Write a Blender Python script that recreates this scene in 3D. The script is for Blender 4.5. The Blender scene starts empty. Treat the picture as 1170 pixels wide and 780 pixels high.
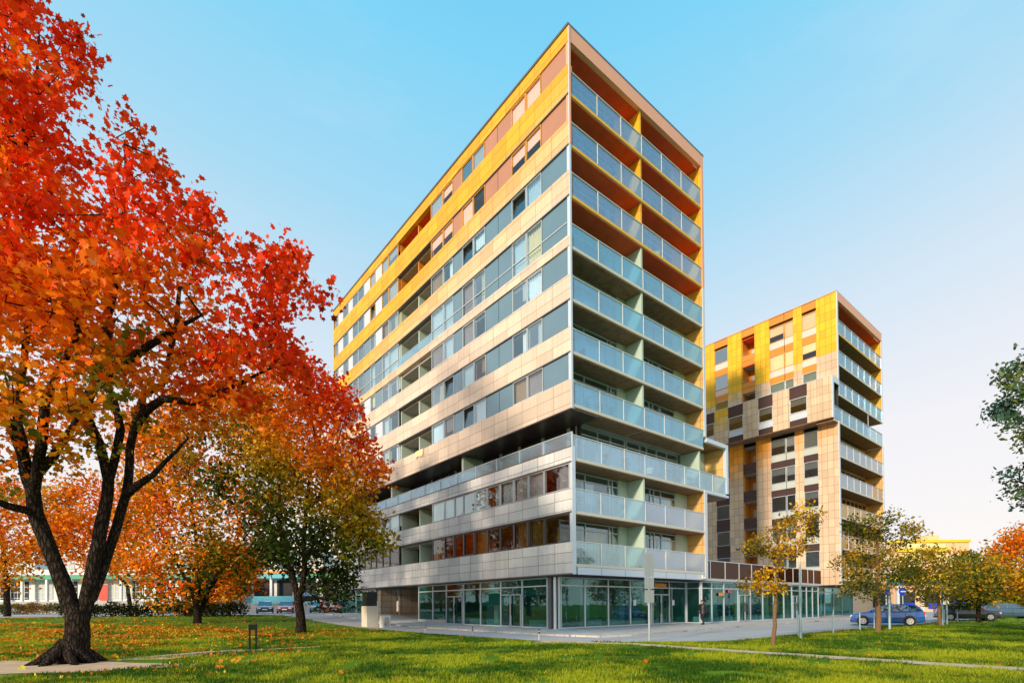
import bpy, bmesh, math, random
import numpy as np
from mathutils import Vector, Matrix
random.seed(7); rng = np.random.default_rng(7)
sc = bpy.context.scene
col = sc.collection
# ------------------------------------------------------------------ camera
F, CY, PITCH, ROLL = 594.79, 682.11, 0.015, 0.007
YAW, CX0, CY0 = 0.6804, 3.535, 30.321
EYE = 1.58
cp, sp, cr, sr = math.cos(PITCH), math.sin(PITCH), math.cos(ROLL), math.sin(ROLL)
RC = np.array([[cr, -sr, 0], [sr, cr, 0], [0, 0, 1]]) @ np.array([[1, 0, 0], [0, -sp, cp], [0, cp, sp]])
cam = bpy.data.cameras.new("camera"); camo = bpy.data.objects.new("camera", cam); col.objects.link(camo)
m = Matrix.Identity(4)
for i in range(3):
    m[i][0] = RC[0][i]; m[i][1] = RC[1][i]; m[i][2] = -RC[2][i]
m[0][3], m[1][3], m[2][3] = 0, 0, EYE
camo.matrix_world = m
cam.sensor_width = 36; cam.lens = F / 1170 * 36; cam.shift_y = (CY - 390) / 1170
cam.clip_start = 0.1; cam.clip_end = 6000
sc.camera = camo
sc.view_settings.view_transform = 'Standard'; sc.view_settings.look = 'None'; sc.view_settings.exposure = 0; sc.view_settings.gamma = 1
sc.cycles.max_bounces = 8; sc.cycles.transparent_max_bounces = 24; sc.cycles.use_denoising = True
V2 = np.array([math.cos(YAW), math.sin(YAW)]); U2 = np.array([-math.sin(YAW), math.cos(YAW)])
C2 = np.array([CX0, CY0])
def ray(px, py): return RC.T @ np.array([(px - 585) / F, (CY - py) / F, 1.0])
def at(px, py, D):                       # world point seen at px,py at distance D along the ground
    d = ray(px, py); return np.array([0, 0, EYE]) + d / d[1] * D
def loc2w(x, y): p = C2 + V2 * x + U2 * y; return float(p[0]), float(p[1])
def w2u(X, Y): return (X - CX0) * U2[0] + (Y - CY0) * U2[1]
def H(u):
    t = min(max((u - 12) / 22, 0), 1); return .8 * t * t * (3 - 2 * t)
def GZ(X, Y): return H(w2u(X, Y))
# ------------------------------------------------------------------ helpers
class MB:
    def __init__(s): s.v = []; s.f = []
    def add(s, vs, fs):
        n = len(s.v); s.v += [tuple(map(float, v)) for v in vs]; s.f += [tuple(i + n for i in f) for f in fs]; return s
    def box(s, x0, x1, y0, y1, z0, z1):
        if x1 < x0: x0, x1 = x1, x0
        if y1 < y0: y0, y1 = y1, y0
        if z1 < z0: z0, z1 = z1, z0
        return s.add([(x0,y0,z0),(x1,y0,z0),(x1,y1,z0),(x0,y1,z0),(x0,y0,z1),(x1,y0,z1),(x1,y1,z1),(x0,y1,z1)],
                     [(0,3,2,1),(4,5,6,7),(0,1,5,4),(1,2,6,5),(2,3,7,6),(3,0,4,7)])
    def quad(s, a, b, c, d): return s.add([a, b, c, d], [(0, 1, 2, 3)])
    def tube(s, p0, p1, r0, r1=None, n=8):
        return s.poly([p0, p1], [r0, r0 if r1 is None else r1], n)
    def poly(s, pts, rad, n=8, cap=True, wob=0.0):
        P = [Vector(p) for p in pts]; k = len(P); vs = []
        t = (P[1] - P[0]).normalized(); a = t.orthogonal().normalized(); b = t.cross(a)
        for i in range(k):
            t2 = (P[min(i + 1, k - 1)] - P[max(i - 1, 0)])
            t2 = t2.normalized() if t2.length > 1e-6 else t
            q = t.rotation_difference(t2); a = (q @ a).normalized(); b = t2.cross(a).normalized(); t = t2
            for j in range(n):
                an = 2 * math.pi * j / n; r = rad[i] * (1 + wob * math.sin(an * 3 + i * .7) * .6 + (random.uniform(-wob, wob) if wob else 0))
                vs.append(P[i] + (a * math.cos(an) + b * math.sin(an)) * r)
        fs = []
        for i in range(k - 1):
            for j in range(n):
                j2 = (j + 1) % n; fs.append((i*n+j, i*n+j2, (i+1)*n+j2, (i+1)*n+j))
        if cap: fs.append(tuple(range(n - 1, -1, -1))); fs.append(tuple((k-1)*n + j for j in range(n)))
        return s.add(vs, fs)
    def build(s, name, mat, parent=None, loc=None, smooth=False):
        me = bpy.data.meshes.new(name); me.from_pydata(s.v, [], s.f); me.materials.append(mat)
        if smooth: me.shade_smooth()
        o = bpy.data.objects.new(name, me); col.objects.link(o)
        if parent is not None: o.parent = parent
        if loc is not None: o.location = loc
        return o
def tag(o, label=None, cat=None, group=None, kind=None):
    if label: o['label'] = label
    if cat: o['category'] = cat
    if group: o['group'] = group
    if kind: o['kind'] = kind
    return o
def PE(name, mb, mat, parent=None, label=None):
    for i in range(0, len(mb.v), 8):
        q = MB(); q.v = mb.v[i:i+8]; q.f = [tuple(k - i for k in f) for f in mb.f if i <= min(f) < i + 8]
        q.build(name, M[mat] if isinstance(mat, str) else mat, T1 if parent is None else parent)
def empty(name, loc, rz=0):
    o = bpy.data.objects.new(name, None); o.empty_display_size = .3; col.objects.link(o)
    o.location = loc; o.rotation_euler = (0, 0, rz); return o
def copy_tree(o, parent=None):
    c = o.copy(); col.objects.link(c)
    if parent is not None: c.parent = parent
    for ch in [x for x in list(bpy.data.objects) if x.parent == o]: copy_tree(ch, c)
    return c
# ------------------------------------------------------------------ materials
def newmat(name):
    m = bpy.data.materials.new(name); m.use_nodes = True; nt = m.node_tree; nt.nodes.clear()
    out = nt.nodes.new('ShaderNodeOutputMaterial'); return m, nt, out
def N(nt, t, **k):
    n = nt.nodes.new(t)
    for a, b in k.items(): setattr(n, a, b)
    return n
def L(nt, a, b): nt.links.new(a, b)
def mathn(nt, op, a, b=None, clamp=False):
    n = N(nt, 'ShaderNodeMath', operation=op, use_clamp=clamp)
    for i, v in enumerate((a, b)):
        if v is None: continue
        if isinstance(v, (int, float)): n.inputs[i].default_value = v
        else: L(nt, v, n.inputs[i])
    return n.outputs[0]
def mixc(nt, f, a, b, bt='MIX'):
    n = N(nt, 'ShaderNodeMix', data_type='RGBA', blend_type=bt)
    for i, v in ((0, f), (6, a), (7, b)):
        if isinstance(v, (int, float)): n.inputs[i].default_value = v
        elif isinstance(v, (tuple, list)): n.inputs[i].default_value = (*v[:3], 1)
        else: L(nt, v, n.inputs[i])
    return n.outputs[2]
def noise(nt, scale, detail=3, vec=None, rough=.5):
    n = N(nt, 'ShaderNodeTexNoise'); n.inputs['Scale'].default_value = scale; n.inputs['Detail'].default_value = detail; n.inputs['Roughness'].default_value = rough
    if vec is not None: L(nt, vec, n.inputs['Vector'])
    return n
def ramp(nt, fac, stops):
    r = N(nt, 'ShaderNodeValToRGB'); e = r.color_ramp.elements
    while len(e) < len(stops): e.new(.5)
    for i, (p, c) in enumerate(stops): e[i].position = p; e[i].color = (*c, 1)
    L(nt, fac, r.inputs[0]); return r.outputs[0]
def plain(name, c, rough=.6, metal=0., var=.12, scale=3., spec=.5, bump=0., coat=0.):
    m, nt, out = newmat(name); p = N(nt, 'ShaderNodeBsdfPrincipled')
    tc = N(nt, 'ShaderNodeTexCoord'); n = noise(nt, scale, 5, tc.outputs['Object'])
    lo = tuple(x * (1 - var) for x in c); hi = tuple(min(1, x * (1 + var)) for x in c)
    L(nt, mixc(nt, n.outputs[0], lo, hi), p.inputs['Base Color'])
    p.inputs['Roughness'].default_value = rough; p.inputs['Metallic'].default_value = metal
    p.inputs['Specular IOR Level'].default_value = spec; p.inputs['Coat Weight'].default_value = coat
    if bump:
        b = N(nt, 'ShaderNodeBump'); b.inputs['Strength'].default_value = bump; b.inputs['Distance'].default_value = .05
        L(nt, n.outputs[0], b.inputs['Height']); L(nt, b.outputs[0], p.inputs['Normal'])
    L(nt, p.outputs[0], out.inputs[0]); return m
def cladding(name, base, top, joint, tjoint, bw, bh, zoff, y0, thr, slope, soft, hoff=0., rough=.55):
    """panel grid over walls along local x or y; upper panels take the top colour, low sunlight painted in panel by panel"""
    m, nt, out = newmat(name); p = N(nt, 'ShaderNodeBsdfPrincipled')
    tc = N(nt, 'ShaderNodeTexCoord'); s = N(nt, 'ShaderNodeSeparateXYZ'); L(nt, tc.outputs['Object'], s.inputs[0])
    h = mathn(nt, 'ADD', s.outputs[0], s.outputs[1]); h = mathn(nt, 'ADD', h, hoff)
    z = mathn(nt, 'SUBTRACT', s.outputs[2], zoff)
    cb = N(nt, 'ShaderNodeCombineXYZ'); L(nt, h, cb.inputs[0]); L(nt, z, cb.inputs[1])
    br = N(nt, 'ShaderNodeTexBrick'); L(nt, cb.outputs[0], br.inputs['Vector'])
    br.offset = 0; br.squash = 1
    br.inputs['Scale'].default_value = 1; br.inputs['Mortar Size'].default_value = .018; br.inputs['Mortar Smooth'].default_value = .4
    br.inputs['Brick Width'].default_value = bw; br.inputs['Row Height'].default_value = bh
    br.inputs['Color1'].default_value = (.82, .82, .83, 1); br.inputs['Color2'].default_value = (1.07, 1.07, 1.06, 1); br.inputs['Mortar'].default_value = (0, 0, 0, 1)
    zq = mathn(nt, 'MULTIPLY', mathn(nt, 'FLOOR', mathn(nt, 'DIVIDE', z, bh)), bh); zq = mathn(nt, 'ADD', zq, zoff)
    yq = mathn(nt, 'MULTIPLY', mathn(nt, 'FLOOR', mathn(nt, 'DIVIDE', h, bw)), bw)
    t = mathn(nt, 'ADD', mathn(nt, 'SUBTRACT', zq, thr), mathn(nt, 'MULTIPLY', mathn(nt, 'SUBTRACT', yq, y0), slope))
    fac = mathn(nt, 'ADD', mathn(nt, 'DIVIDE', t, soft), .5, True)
    wn = noise(nt, .35, 3, tc.outputs['Object'])
    big = noise(nt, 6, 5, tc.outputs['Object'])
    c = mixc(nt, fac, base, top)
    c = mixc(nt, 1.0, c, br.outputs['Color'], 'MULTIPLY')
    d = mixc(nt, big.outputs[0], (.9, .9, .9), (1.08, 1.08, 1.08)); c = mixc(nt, 1.0, c, d, 'MULTIPLY')
    st = N(nt, 'ShaderNodeMapping'); st.inputs['Scale'].default_value = (2.2, 2.2, .12); L(nt, tc.outputs['Object'], st.inputs[0])
    sn = noise(nt, 1.6, 4, st.outputs[0]); c = mixc(nt, 1.0, c, mixc(nt, sn.outputs[0], (.78, .77, .76), (1.12, 1.12, 1.12)), 'MULTIPLY')
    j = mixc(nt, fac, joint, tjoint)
    c = mixc(nt, mathn(nt, 'MULTIPLY', br.outputs['Fac'], .75), c, j)
    L(nt, c, p.inputs['Base Color']); p.inputs['Roughness'].default_value = rough
    b = N(nt, 'ShaderNodeBump'); b.inputs['Strength'].default_value = .5; b.inputs['Distance'].default_value = .02; b.invert = True
    L(nt, br.outputs['Fac'], b.inputs['Height']); L(nt, b.outputs[0], p.inputs['Normal'])
    L(nt, p.outputs[0], out.inputs[0]); return m
def glass(name, tint, gloss=.4, gcol=(.9, .95, 1), rough=.02, opac=0., ocol=(.5, .8, .85), wav=.0, fres=.5):
    """sheet glass: see-through tint + mirror reflection (stronger at grazing) + optional milky film"""
    m, nt, out = newmat(name)
    tr = N(nt, 'ShaderNodeBsdfTransparent'); tr.inputs[0].default_value = (*tint, 1)
    gl = N(nt, 'ShaderNodeBsdfGlossy'); gl.inputs[0].default_value = (*gcol, 1); gl.inputs['Roughness'].default_value = rough
    di = N(nt, 'ShaderNodeBsdfDiffuse'); di.inputs[0].default_value = (*ocol, 1)
    tl = N(nt, 'ShaderNodeBsdfTranslucent'); tl.inputs[0].default_value = (*ocol, 1)
    dd = N(nt, 'ShaderNodeMixShader'); dd.inputs[0].default_value = .45; L(nt, di.outputs[0], dd.inputs[1]); L(nt, tl.outputs[0], dd.inputs[2])
    a = N(nt, 'ShaderNodeMixShader'); a.inputs[0].default_value = opac; L(nt, tr.outputs[0], a.inputs[1]); L(nt, dd.outputs[0], a.inputs[2])
    lw = N(nt, 'ShaderNodeLayerWeight'); lw.inputs[0].default_value = .35
    f = mathn(nt, 'ADD', mathn(nt, 'MULTIPLY', lw.outputs['Fresnel'], fres), gloss, True)
    b = N(nt, 'ShaderNodeMixShader'); L(nt, f, b.inputs[0]); L(nt, a.outputs[0], b.inputs[1]); L(nt, gl.outputs[0], b.inputs[2])
    if wav:
        tc = N(nt, 'ShaderNodeTexCoord'); n = noise(nt, 1.3, 2, tc.outputs['Object']); bp = N(nt, 'ShaderNodeBump')
        bp.inputs['Strength'].default_value = wav; bp.inputs['Distance'].default_value = .05; L(nt, n.outputs[0], bp.inputs['Height']); L(nt, bp.outputs[0], gl.inputs['Normal'])
    L(nt, b.outputs[0], out.inputs[0]); return m
def leafmat(name, transl=.45):
    m, nt, out = newmat(name); a = N(nt, 'ShaderNodeAttribute'); a.attribute_name = 'Col'
    d = N(nt, 'ShaderNodeBsdfDiffuse'); t = N(nt, 'ShaderNodeBsdfTranslucent'); g = N(nt, 'ShaderNodeBsdfGlossy'); g.inputs['Roughness'].default_value = .45
    L(nt, a.outputs[0], d.inputs[0]); L(nt, a.outputs[0], t.inputs[0])
    x = N(nt, 'ShaderNodeMixShader'); x.inputs[0].default_value = transl; L(nt, d.outputs[0], x.inputs[1]); L(nt, t.outputs[0], x.inputs[2])
    y = N(nt, 'ShaderNodeMixShader'); y.inputs[0].default_value = .01; L(nt, x.outputs[0], y.inputs[1]); L(nt, g.outputs[0], y.inputs[2])
    L(nt, y.outputs[0], out.inputs[0]); return m
BEIGE = (.84, .66, .52); BJ = (.50, .35, .25); SUN_YEL = (.97, .46, .010); SUN_YJ = (.6, .2, .005)  # the yellow pair is low sunlight on the beige panels
M = {}
M['band'] = cladding('facade_panels', BEIGE, SUN_YEL, BJ, SUN_YJ, 1.5, .755, 13.4, 0, 28.9, .20, 8.0, .03)  # low sun on the upper floors put into the panel colour
M['band_low'] = cladding('grey_facade_panels', (.82, .80, .80), (.82, .80, .80), (.3, .26, .25), (.3, .26, .25), 1.5, .62, 3.43, 0, 90, 0, 3, .03)
M['side'] = cladding('end_wall_panels', (.85, .5, .16), (1.0, .5, .01), (.4, .18, .05), (.7, .22, .0), 1.6, 1.05, 3.96, 0, 23, 0, 12)  # yellow weakening to orange downward is sunlight painted into the colour
M['col2'] = cladding('pier_panels', (.76, .53, .36), (.98, .55, .008), (.38, .24, .14), (.7, .32, .004), .55, .84, 3.35, 1.75, 26.3, .12, .5, -36.2 + 1.75)  # yellow above the slanted edge is sunlight painted on beige piers
M['col2o'] = cladding('bounce_lit_pier_panels', (.82, .57, .38), (.98, .38, .02), (.42, .26, .15), (.55, .16, .01), .55, .84, 3.35, 1.75, 18.6, .28, 3.2, -36.2 + 1.75)  # orange towards the top is reflected light painted into the piers
M['box2'] = cladding('pale_box_panels', (.8, .57, .38), (.8, .57, .38), (.42, .26, .15), (.5, .3, .1), .55, .82, 19.85, 0, 90, 0, 3, -34.8 + 1.45)
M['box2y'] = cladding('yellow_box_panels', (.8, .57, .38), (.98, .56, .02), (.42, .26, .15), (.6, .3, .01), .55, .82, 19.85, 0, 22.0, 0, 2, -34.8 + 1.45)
M['steel'] = plain('painted_steel', (.66, .74, .84), .4, .2, .05)
M['peach'] = plain('roof_fascia_and_sunlit_frame', (.95, .44, .27), .5, 0, .06)
M['warmsteel'] = plain('warm_grey_frame', (.62, .42, .33), .45, 0, .08)
M['frame'] = plain('window_frame_metal', (.62, .66, .70), .4, .3, .08)
M['framed'] = plain('dark_window_frame', (.16, .15, .16), .4, .3, .1)
M['framey'] = plain('amber_window_frame', (.8, .4, .08), .45, 0, .1)
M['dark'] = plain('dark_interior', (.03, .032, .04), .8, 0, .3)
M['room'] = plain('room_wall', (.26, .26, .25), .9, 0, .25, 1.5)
M['slabroom'] = plain('room_floor', (.42, .40, .37), .9, 0, .2)
M['soffit'] = plain('board_marked_concrete', (.28, .15, .08), .8, 0, .75, 2.6, bump=.3)
M['soffitr'] = plain('sun_bounce_soffit', (1.0, .085, .008), .7, 0, .3, 1.4)  # bounced sunlight on the top ceilings, put into the base colour
M['soffitm'] = plain('dim_sun_bounce_soffit', (1.0, .10, .015), .7, 0, .4, 1.4)  # weaker bounced sunlight, likewise put into the base colour
M['nose'] = plain('slab_edge_trim', (.72, .66, .55), .5, 0, .08)
M['nosey'] = plain('sunlit_slab_edge', (1.0, .5, .01), .5, 0, .08)  # slab trim of the sunlit floors, sun painted in as yellow
M['green'] = plain('pale_green_divider', (.5, .62, .52), .6, 0, .15, 1)
M['rail'] = glass('balcony_glass_blue', (.55, .86, 1), .12, opac=.24, ocol=(.34, .86, 1.0), rough=.08)
M['railt'] = glass('balcony_glass_pale', (.72, .88, 1), .08, opac=.10, ocol=(.5, .8, 1), rough=.05)
M['railc'] = glass('balcony_glass_clear', (.72, .88, .88), .12, opac=.14, ocol=(.6, .82, .85), rough=.04)
M['railg'] = glass('balcony_glass_milk', (.75, .93, 1), .12, opac=.22, ocol=(.62, .88, 1), rough=.08)
M['railf'] = glass('balcony_glass_white', (.8, .85, .95), .1, opac=.38, ocol=(.85, .93, 1), rough=.12)
M['raily'] = glass('balcony_glass_amber', (1, .75, .3), .1, opac=.6, ocol=(1, .62, .08), rough=.15)
M['pane'] = glass('window_glass', (.66, .80, .88), .36, (.8, .97, 1), .02, wav=.05)
M['panewarm'] = glass('warm_window_glass', (.95, .92, .9), .06, (.9, .95, 1), .02, wav=.05)
M['panebalc'] = glass('balcony_door_glass', (.8, .92, 1), .22, (.7, .93, 1), .02, wav=.05)
M['panedark'] = glass('dark_window_glass', (.45, .47, .5), .14, (.95, .95, .95), .02, wav=.1)
M['panelow'] = glass('green_shop_glass', (.48, .70, .69), .05, (.75, .9, .9), .015, opac=.04, ocol=(.1, .5, .48), wav=.04, fres=.3)
M['frost'] = glass('frosted_shop_glass', (.5, .8, .75), .08, (.9, 1, 1), .1, opac=.75, ocol=(.34, .62, .58))
M['brownglass'] = glass('bronze_parapet_glass', (.16, .09, .07), .06, (.8, .55, .45), .03, opac=.6, ocol=(.05, .026, .022), wav=.15, fres=.35)
M['pgrey'] = plain('blue_grey_panel', (.14, .24, .32), .22, 0, .12, .6, coat=.3)
M['pbrown'] = plain('brown_panel', (.52, .23, .13), .35, 0, .15, .6)
M['pbrown2'] = plain('dark_brown_panel', (.07, .035, .035), .35, 0, .2, .8)
M['pamber'] = plain('amber_panel', (.75, .27, .03), .4, 0, .12, .7)
M['pblind'] = plain('pink_blind', (.85, .62, .55), .6, 0, .05, 1)
M['ppeach'] = plain('peach_blind', (.95, .6, .35), .5, 0, .08, 1)
M['pyell'] = plain('cream_blind', (.95, .75, .4), .5, 0, .05, 1)
M['pwhite'] = plain('pale_panel', (.62, .66, .74), .4, 0, .06, 1)
M['pgreen'] = plain('grey_green_panel', (.52, .55, .52), .5, 0, .08, 1)
M['curtain'] = plain('white_curtain', (.90, .94, .97), .9, 0, .1, 2)
M['curtainy'] = plain('yellow_curtain', (.62, .42, .12), .9, 0, .3, 2)
M['concrete'] = plain('concrete', (.48, .45, .42), .85, 0, .15, 4, bump=.2)
M['white'] = plain('white_paint', (.78, .78, .76), .5, 0, .05)
M['black'] = plain('black_paint', (.015, .015, .018), .5, 0, .1)
M['stone'] = cladding('passage_stone', (.5, .42, .33), (.5, .42, .33), (.15, .1, .07), (0, 0, 0), 1.1, .6, .3, 0, 99, 0, 3)
def barkmat():
    m, nt, out = newmat('dark_bark'); p = N(nt, 'ShaderNodeBsdfPrincipled'); tc = N(nt, 'ShaderNodeTexCoord')
    mp = N(nt, 'ShaderNodeMapping'); mp.inputs['Scale'].default_value = (1, 1, .28); L(nt, tc.outputs['Object'], mp.inputs[0])
    vo = N(nt, 'ShaderNodeTexVoronoi'); vo.feature = 'DISTANCE_TO_EDGE'; vo.inputs['Scale'].default_value = 13; 
    dn = noise(nt, 6, 5, mp.outputs[0], .7); ad = N(nt, 'ShaderNodeVectorMath', operation='ADD'); L(nt, mp.outputs[0], ad.inputs[0]); sc_ = N(nt, 'ShaderNodeVectorMath', operation='SCALE'); L(nt, dn.outputs['Color'], sc_.inputs[0]); sc_.inputs['Scale'].default_value = .12; L(nt, sc_.outputs[0], ad.inputs[1]); L(nt, ad.outputs[0], vo.inputs['Vector'])
    e = mathn(nt, 'MULTIPLY', vo.outputs['Distance'], 4, True); n2 = noise(nt, 22, 6, tc.outputs['Object'], .75)
    c = mixc(nt, e, (.008, .006, .005), (.075, .052, .038)); sp = mathn(nt, 'MULTIPLY', mathn(nt, 'SUBTRACT', n2.outputs[0], .56, True), 7, True)
    s = N(nt, 'ShaderNodeSeparateXYZ'); L(nt, tc.outputs['Object'], s.inputs[0]); lo = mathn(nt, 'SUBTRACT', 1.1, mathn(nt, 'MULTIPLY', s.outputs[2], .3), True)
    c = mixc(nt, mathn(nt, 'MULTIPLY', sp, mathn(nt, 'ADD', lo, .15, True)), c, (.22, .15, .10))
    L(nt, c, p.inputs['Base Color']); p.inputs['Roughness'].default_value = .95; p.inputs['Specular IOR Level'].default_value = .15
    h = mathn(nt, 'ADD', e, mathn(nt, 'MULTIPLY', n2.outputs[0], .6)); b = N(nt, 'ShaderNodeBump'); b.inputs['Strength'].default_value = 1; b.inputs['Distance'].default_value = .08; L(nt, h, b.inputs['Height']); L(nt, b.outputs[0], p.inputs['Normal'])
    L(nt, p.outputs[0], out.inputs[0]); return m
M['bark'] = barkmat()
M['barkb'] = plain('brown_bark', (.22, .12, .06), .95, 0, .5, 14, bump=.8)
M['leaf'] = leafmat('autumn_leaves', .42)
M['leafd'] = leafmat('dense_leaves', .3)
M['gpost'] = plain('galvanised_post', (.42, .55, .6), .4, .4, .1, 8)
M['sign'] = plain('grey_sign_back', (.5, .55, .6), .4, .5, .08)
M['red'] = plain('red_paint', (.8, .05, .02), .4, 0, .05); M['blue'] = plain('blue_sign_paint', (.01, .06, .6), .4)
M['orange'] = plain('orange_paint', (.9, .3, .03), .5); M['yellow'] = plain('yellow_paint', (.95, .65, .03), .5)
M['gfascia'] = plain('green_fascia', (.05, .36, .2), .5, 0, .1); M['tfascia'] = plain('turquoise_fascia', (.12, .5, .6), .5, 0, .1)
# ------------------------------------------------------------------ world + sun
SUN_EL = math.radians(19); TR = Vector((.60, .80, 0)).normalized()      # horizontal travel of the sunlight
w = bpy.data.worlds.new("World"); sc.world = w; w.use_nodes = True; nt = w.node_tree; nt.nodes.clear()
wo = N(nt, 'ShaderNodeOutputWorld'); sky = N(nt, 'ShaderNodeTexSky', sky_type='NISHITA'); sky.sun_disc = False
sky.sun_elevation = SUN_EL; sky.sun_rotation = math.atan2(-TR.x, -TR.y)
b1 = N(nt, 'ShaderNodeBackground'); b1.inputs[1].default_value = .05; 
tc = N(nt, 'ShaderNodeTexCoord'); sx = N(nt, 'ShaderNodeSeparateXYZ'); L(nt, tc.outputs['Generated'], sx.inputs[0])
el = mathn(nt, 'ARCSINE', sx.outputs[2]); el = mathn(nt, 'DIVIDE', el, math.pi / 2)
az = mathn(nt, 'MULTIPLY', mathn(nt, 'ABSOLUTE', mathn(nt, 'ADD', sx.outputs[0], -.05)), -.10)      # paler off to both sides
cn = noise(nt, 1.7, 4, tc.outputs['Generated'], .5)
el2 = mathn(nt, 'ADD', mathn(nt, 'ADD', el, az), mathn(nt, 'MULTIPLY', mathn(nt, 'ADD', cn.outputs[0], -.5), .05))
def lin(r, g, b): return tuple(((c / 255 + .055) / 1.055) ** 2.4 if c > 10 else c / 3294 for c in (r, g, b))
sk = ramp(nt, el2, [(0.0, lin(247, 241, 238)), (.12, lin(242, 239, 242)), (.25, lin(214, 230, 243)), (.38, lin(168, 219, 244)), (.52, lin(126, 212, 247)), (.75, lin(85, 180, 238))])
wv = N(nt, 'ShaderNodeMapping'); wv.inputs['Scale'].default_value = (1, 1, 3.2); L(nt, tc.outputs['Generated'], wv.inputs[0])
wn = noise(nt, 3.0, 7, wv.outputs[0], .62)
wf = mathn(nt, 'MULTIPLY', mathn(nt, 'SUBTRACT', wn.outputs[0], .58, True), .55, True)
sk = mixc(nt, wf, sk, (.93, .93, .95))
L(nt, sky.outputs[0], b1.inputs[0])
b2 = N(nt, 'ShaderNodeBackground'); b2.inputs[1].default_value = .98; L(nt, sk, b2.inputs[0])
ad = N(nt, 'ShaderNodeAddShader'); L(nt, b1.outputs[0], ad.inputs[0]); L(nt, b2.outputs[0], ad.inputs[1]); 
b1.inputs[1].default_value = .012
L(nt, ad.outputs[0], wo.inputs[0])
sl = bpy.data.lights.new('sun', 'SUN'); sl.energy = 4.0; sl.angle = math.radians(5); sl.color = (1, .83, .62)
so = bpy.data.objects.new('sun', sl); col.objects.link(so)
sd = Vector((TR.x * math.cos(SUN_EL), TR.y * math.cos(SUN_EL), -math.sin(SUN_EL)))
so.rotation_euler = sd.to_track_quat('-Z', 'Y').to_euler(); so.location = (-40, -40, 60)
# ------------------------------------------------------------------ ground
def grassmat():
    m, nt, out = newmat('lawn'); p = N(nt, 'ShaderNodeBsdfPrincipled'); tc = N(nt, 'ShaderNodeTexCoord')
    a = noise(nt, .25, 6, tc.outputs['Object'], .6); b = noise(nt, 9, 5, tc.outputs['Object'], .7); c = noise(nt, 1.6, 5, tc.outputs['Object'], .65)
    k = ramp(nt, a.outputs[0], [(.3, (.075, .17, .008)), (.55, (.16, .28, .010)), (.75, (.34, .38, .016))])
    k = mixc(nt, mathn(nt, 'MULTIPLY', c.outputs[0], .6), k, (.08, .17, .01))
    wp = noise(nt, .55, 7, tc.outputs['Object'], .72); k = mixc(nt, mathn(nt, 'MULTIPLY', mathn(nt, 'SUBTRACT', wp.outputs[0], .57, True), 6, True), k, (.38, .33, .07))
    dk = noise(nt, .9, 6, tc.outputs['Object'], .7); k = mixc(nt, mathn(nt, 'MULTIPLY', mathn(nt, 'SUBTRACT', .47, dk.outputs[0], True), 7, True), k, (.028, .07, .008))
    k2 = mixc(nt, b.outputs[0], (.40, .40, .40), (1.65, 1.65, 1.65)); k = mixc(nt, 1., k, k2, 'MULTIPLY')
    L(nt, k, p.inputs['Base Color']); p.inputs['Roughness'].default_value = .95; p.inputs['Specular IOR Level'].default_value = .1
    bp = N(nt, 'ShaderNodeBump'); bp.inputs['Strength'].default_value = .8; bp.inputs['Distance'].default_value = .06; L(nt, b.outputs[0], bp.inputs['Height']); L(nt, bp.outputs[0], p.inputs['Normal'])
    L(nt, p.outputs[0], out.inputs[0]); return m
M['grass'] = grassmat()
def slabs(name, c, bw, bh, js, jc, stain):
    m, nt, out = newmat(name); p = N(nt, 'ShaderNodeBsdfPrincipled'); tc = N(nt, 'ShaderNodeTexCoord'); mp = N(nt, 'ShaderNodeMapping'); mp.inputs['Rotation'].default_value = (0, 0, -YAW); L(nt, tc.outputs['Object'], mp.inputs[0])
    br = N(nt, 'ShaderNodeTexBrick'); L(nt, mp.outputs[0], br.inputs['Vector']); br.inputs['Scale'].default_value = 1; br.inputs['Brick Width'].default_value = bw; br.inputs['Row Height'].default_value = bh; br.inputs['Mortar Size'].default_value = js
    br.inputs['Color1'].default_value = (*[x * .88 for x in c], 1); br.inputs['Color2'].default_value = (*[x * 1.08 for x in c], 1); br.inputs['Mortar'].default_value = (*jc, 1)
    a = noise(nt, .5, 7, tc.outputs['Object'], .7); b = noise(nt, 14, 4, tc.outputs['Object'])
    k = mixc(nt, mathn(nt, 'MULTIPLY', mathn(nt, 'SUBTRACT', a.outputs[0], .5, True), 4, True), br.outputs[0], stain); k = mixc(nt, 1., k, mixc(nt, b.outputs[0], (.8, .8, .8), (1.15, 1.15, 1.15)), 'MULTIPLY')
    L(nt, k, p.inputs['Base Color']); p.inputs['Roughness'].default_value = .9; L(nt, p.outputs[0], out.inputs[0]); return m
M['asphalt'] = slabs('pale_asphalt', (.50, .47, .46), 9, 3.1, .03, (.25, .23, .22), (.40, .36, .34))
M['pave'] = slabs('paving', (.60, .54, .49), 1.0, .6, .02, (.3, .26, .22), (.50, .40, .30))
M['dirt'] = plain('bare_earth_path', (.66, .47, .29), .95, 0, .35, 2.5, bump=.3)
M['kerb'] = plain('kerb_stone', (.5, .46, .42), .85, 0, .2, 5)
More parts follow.
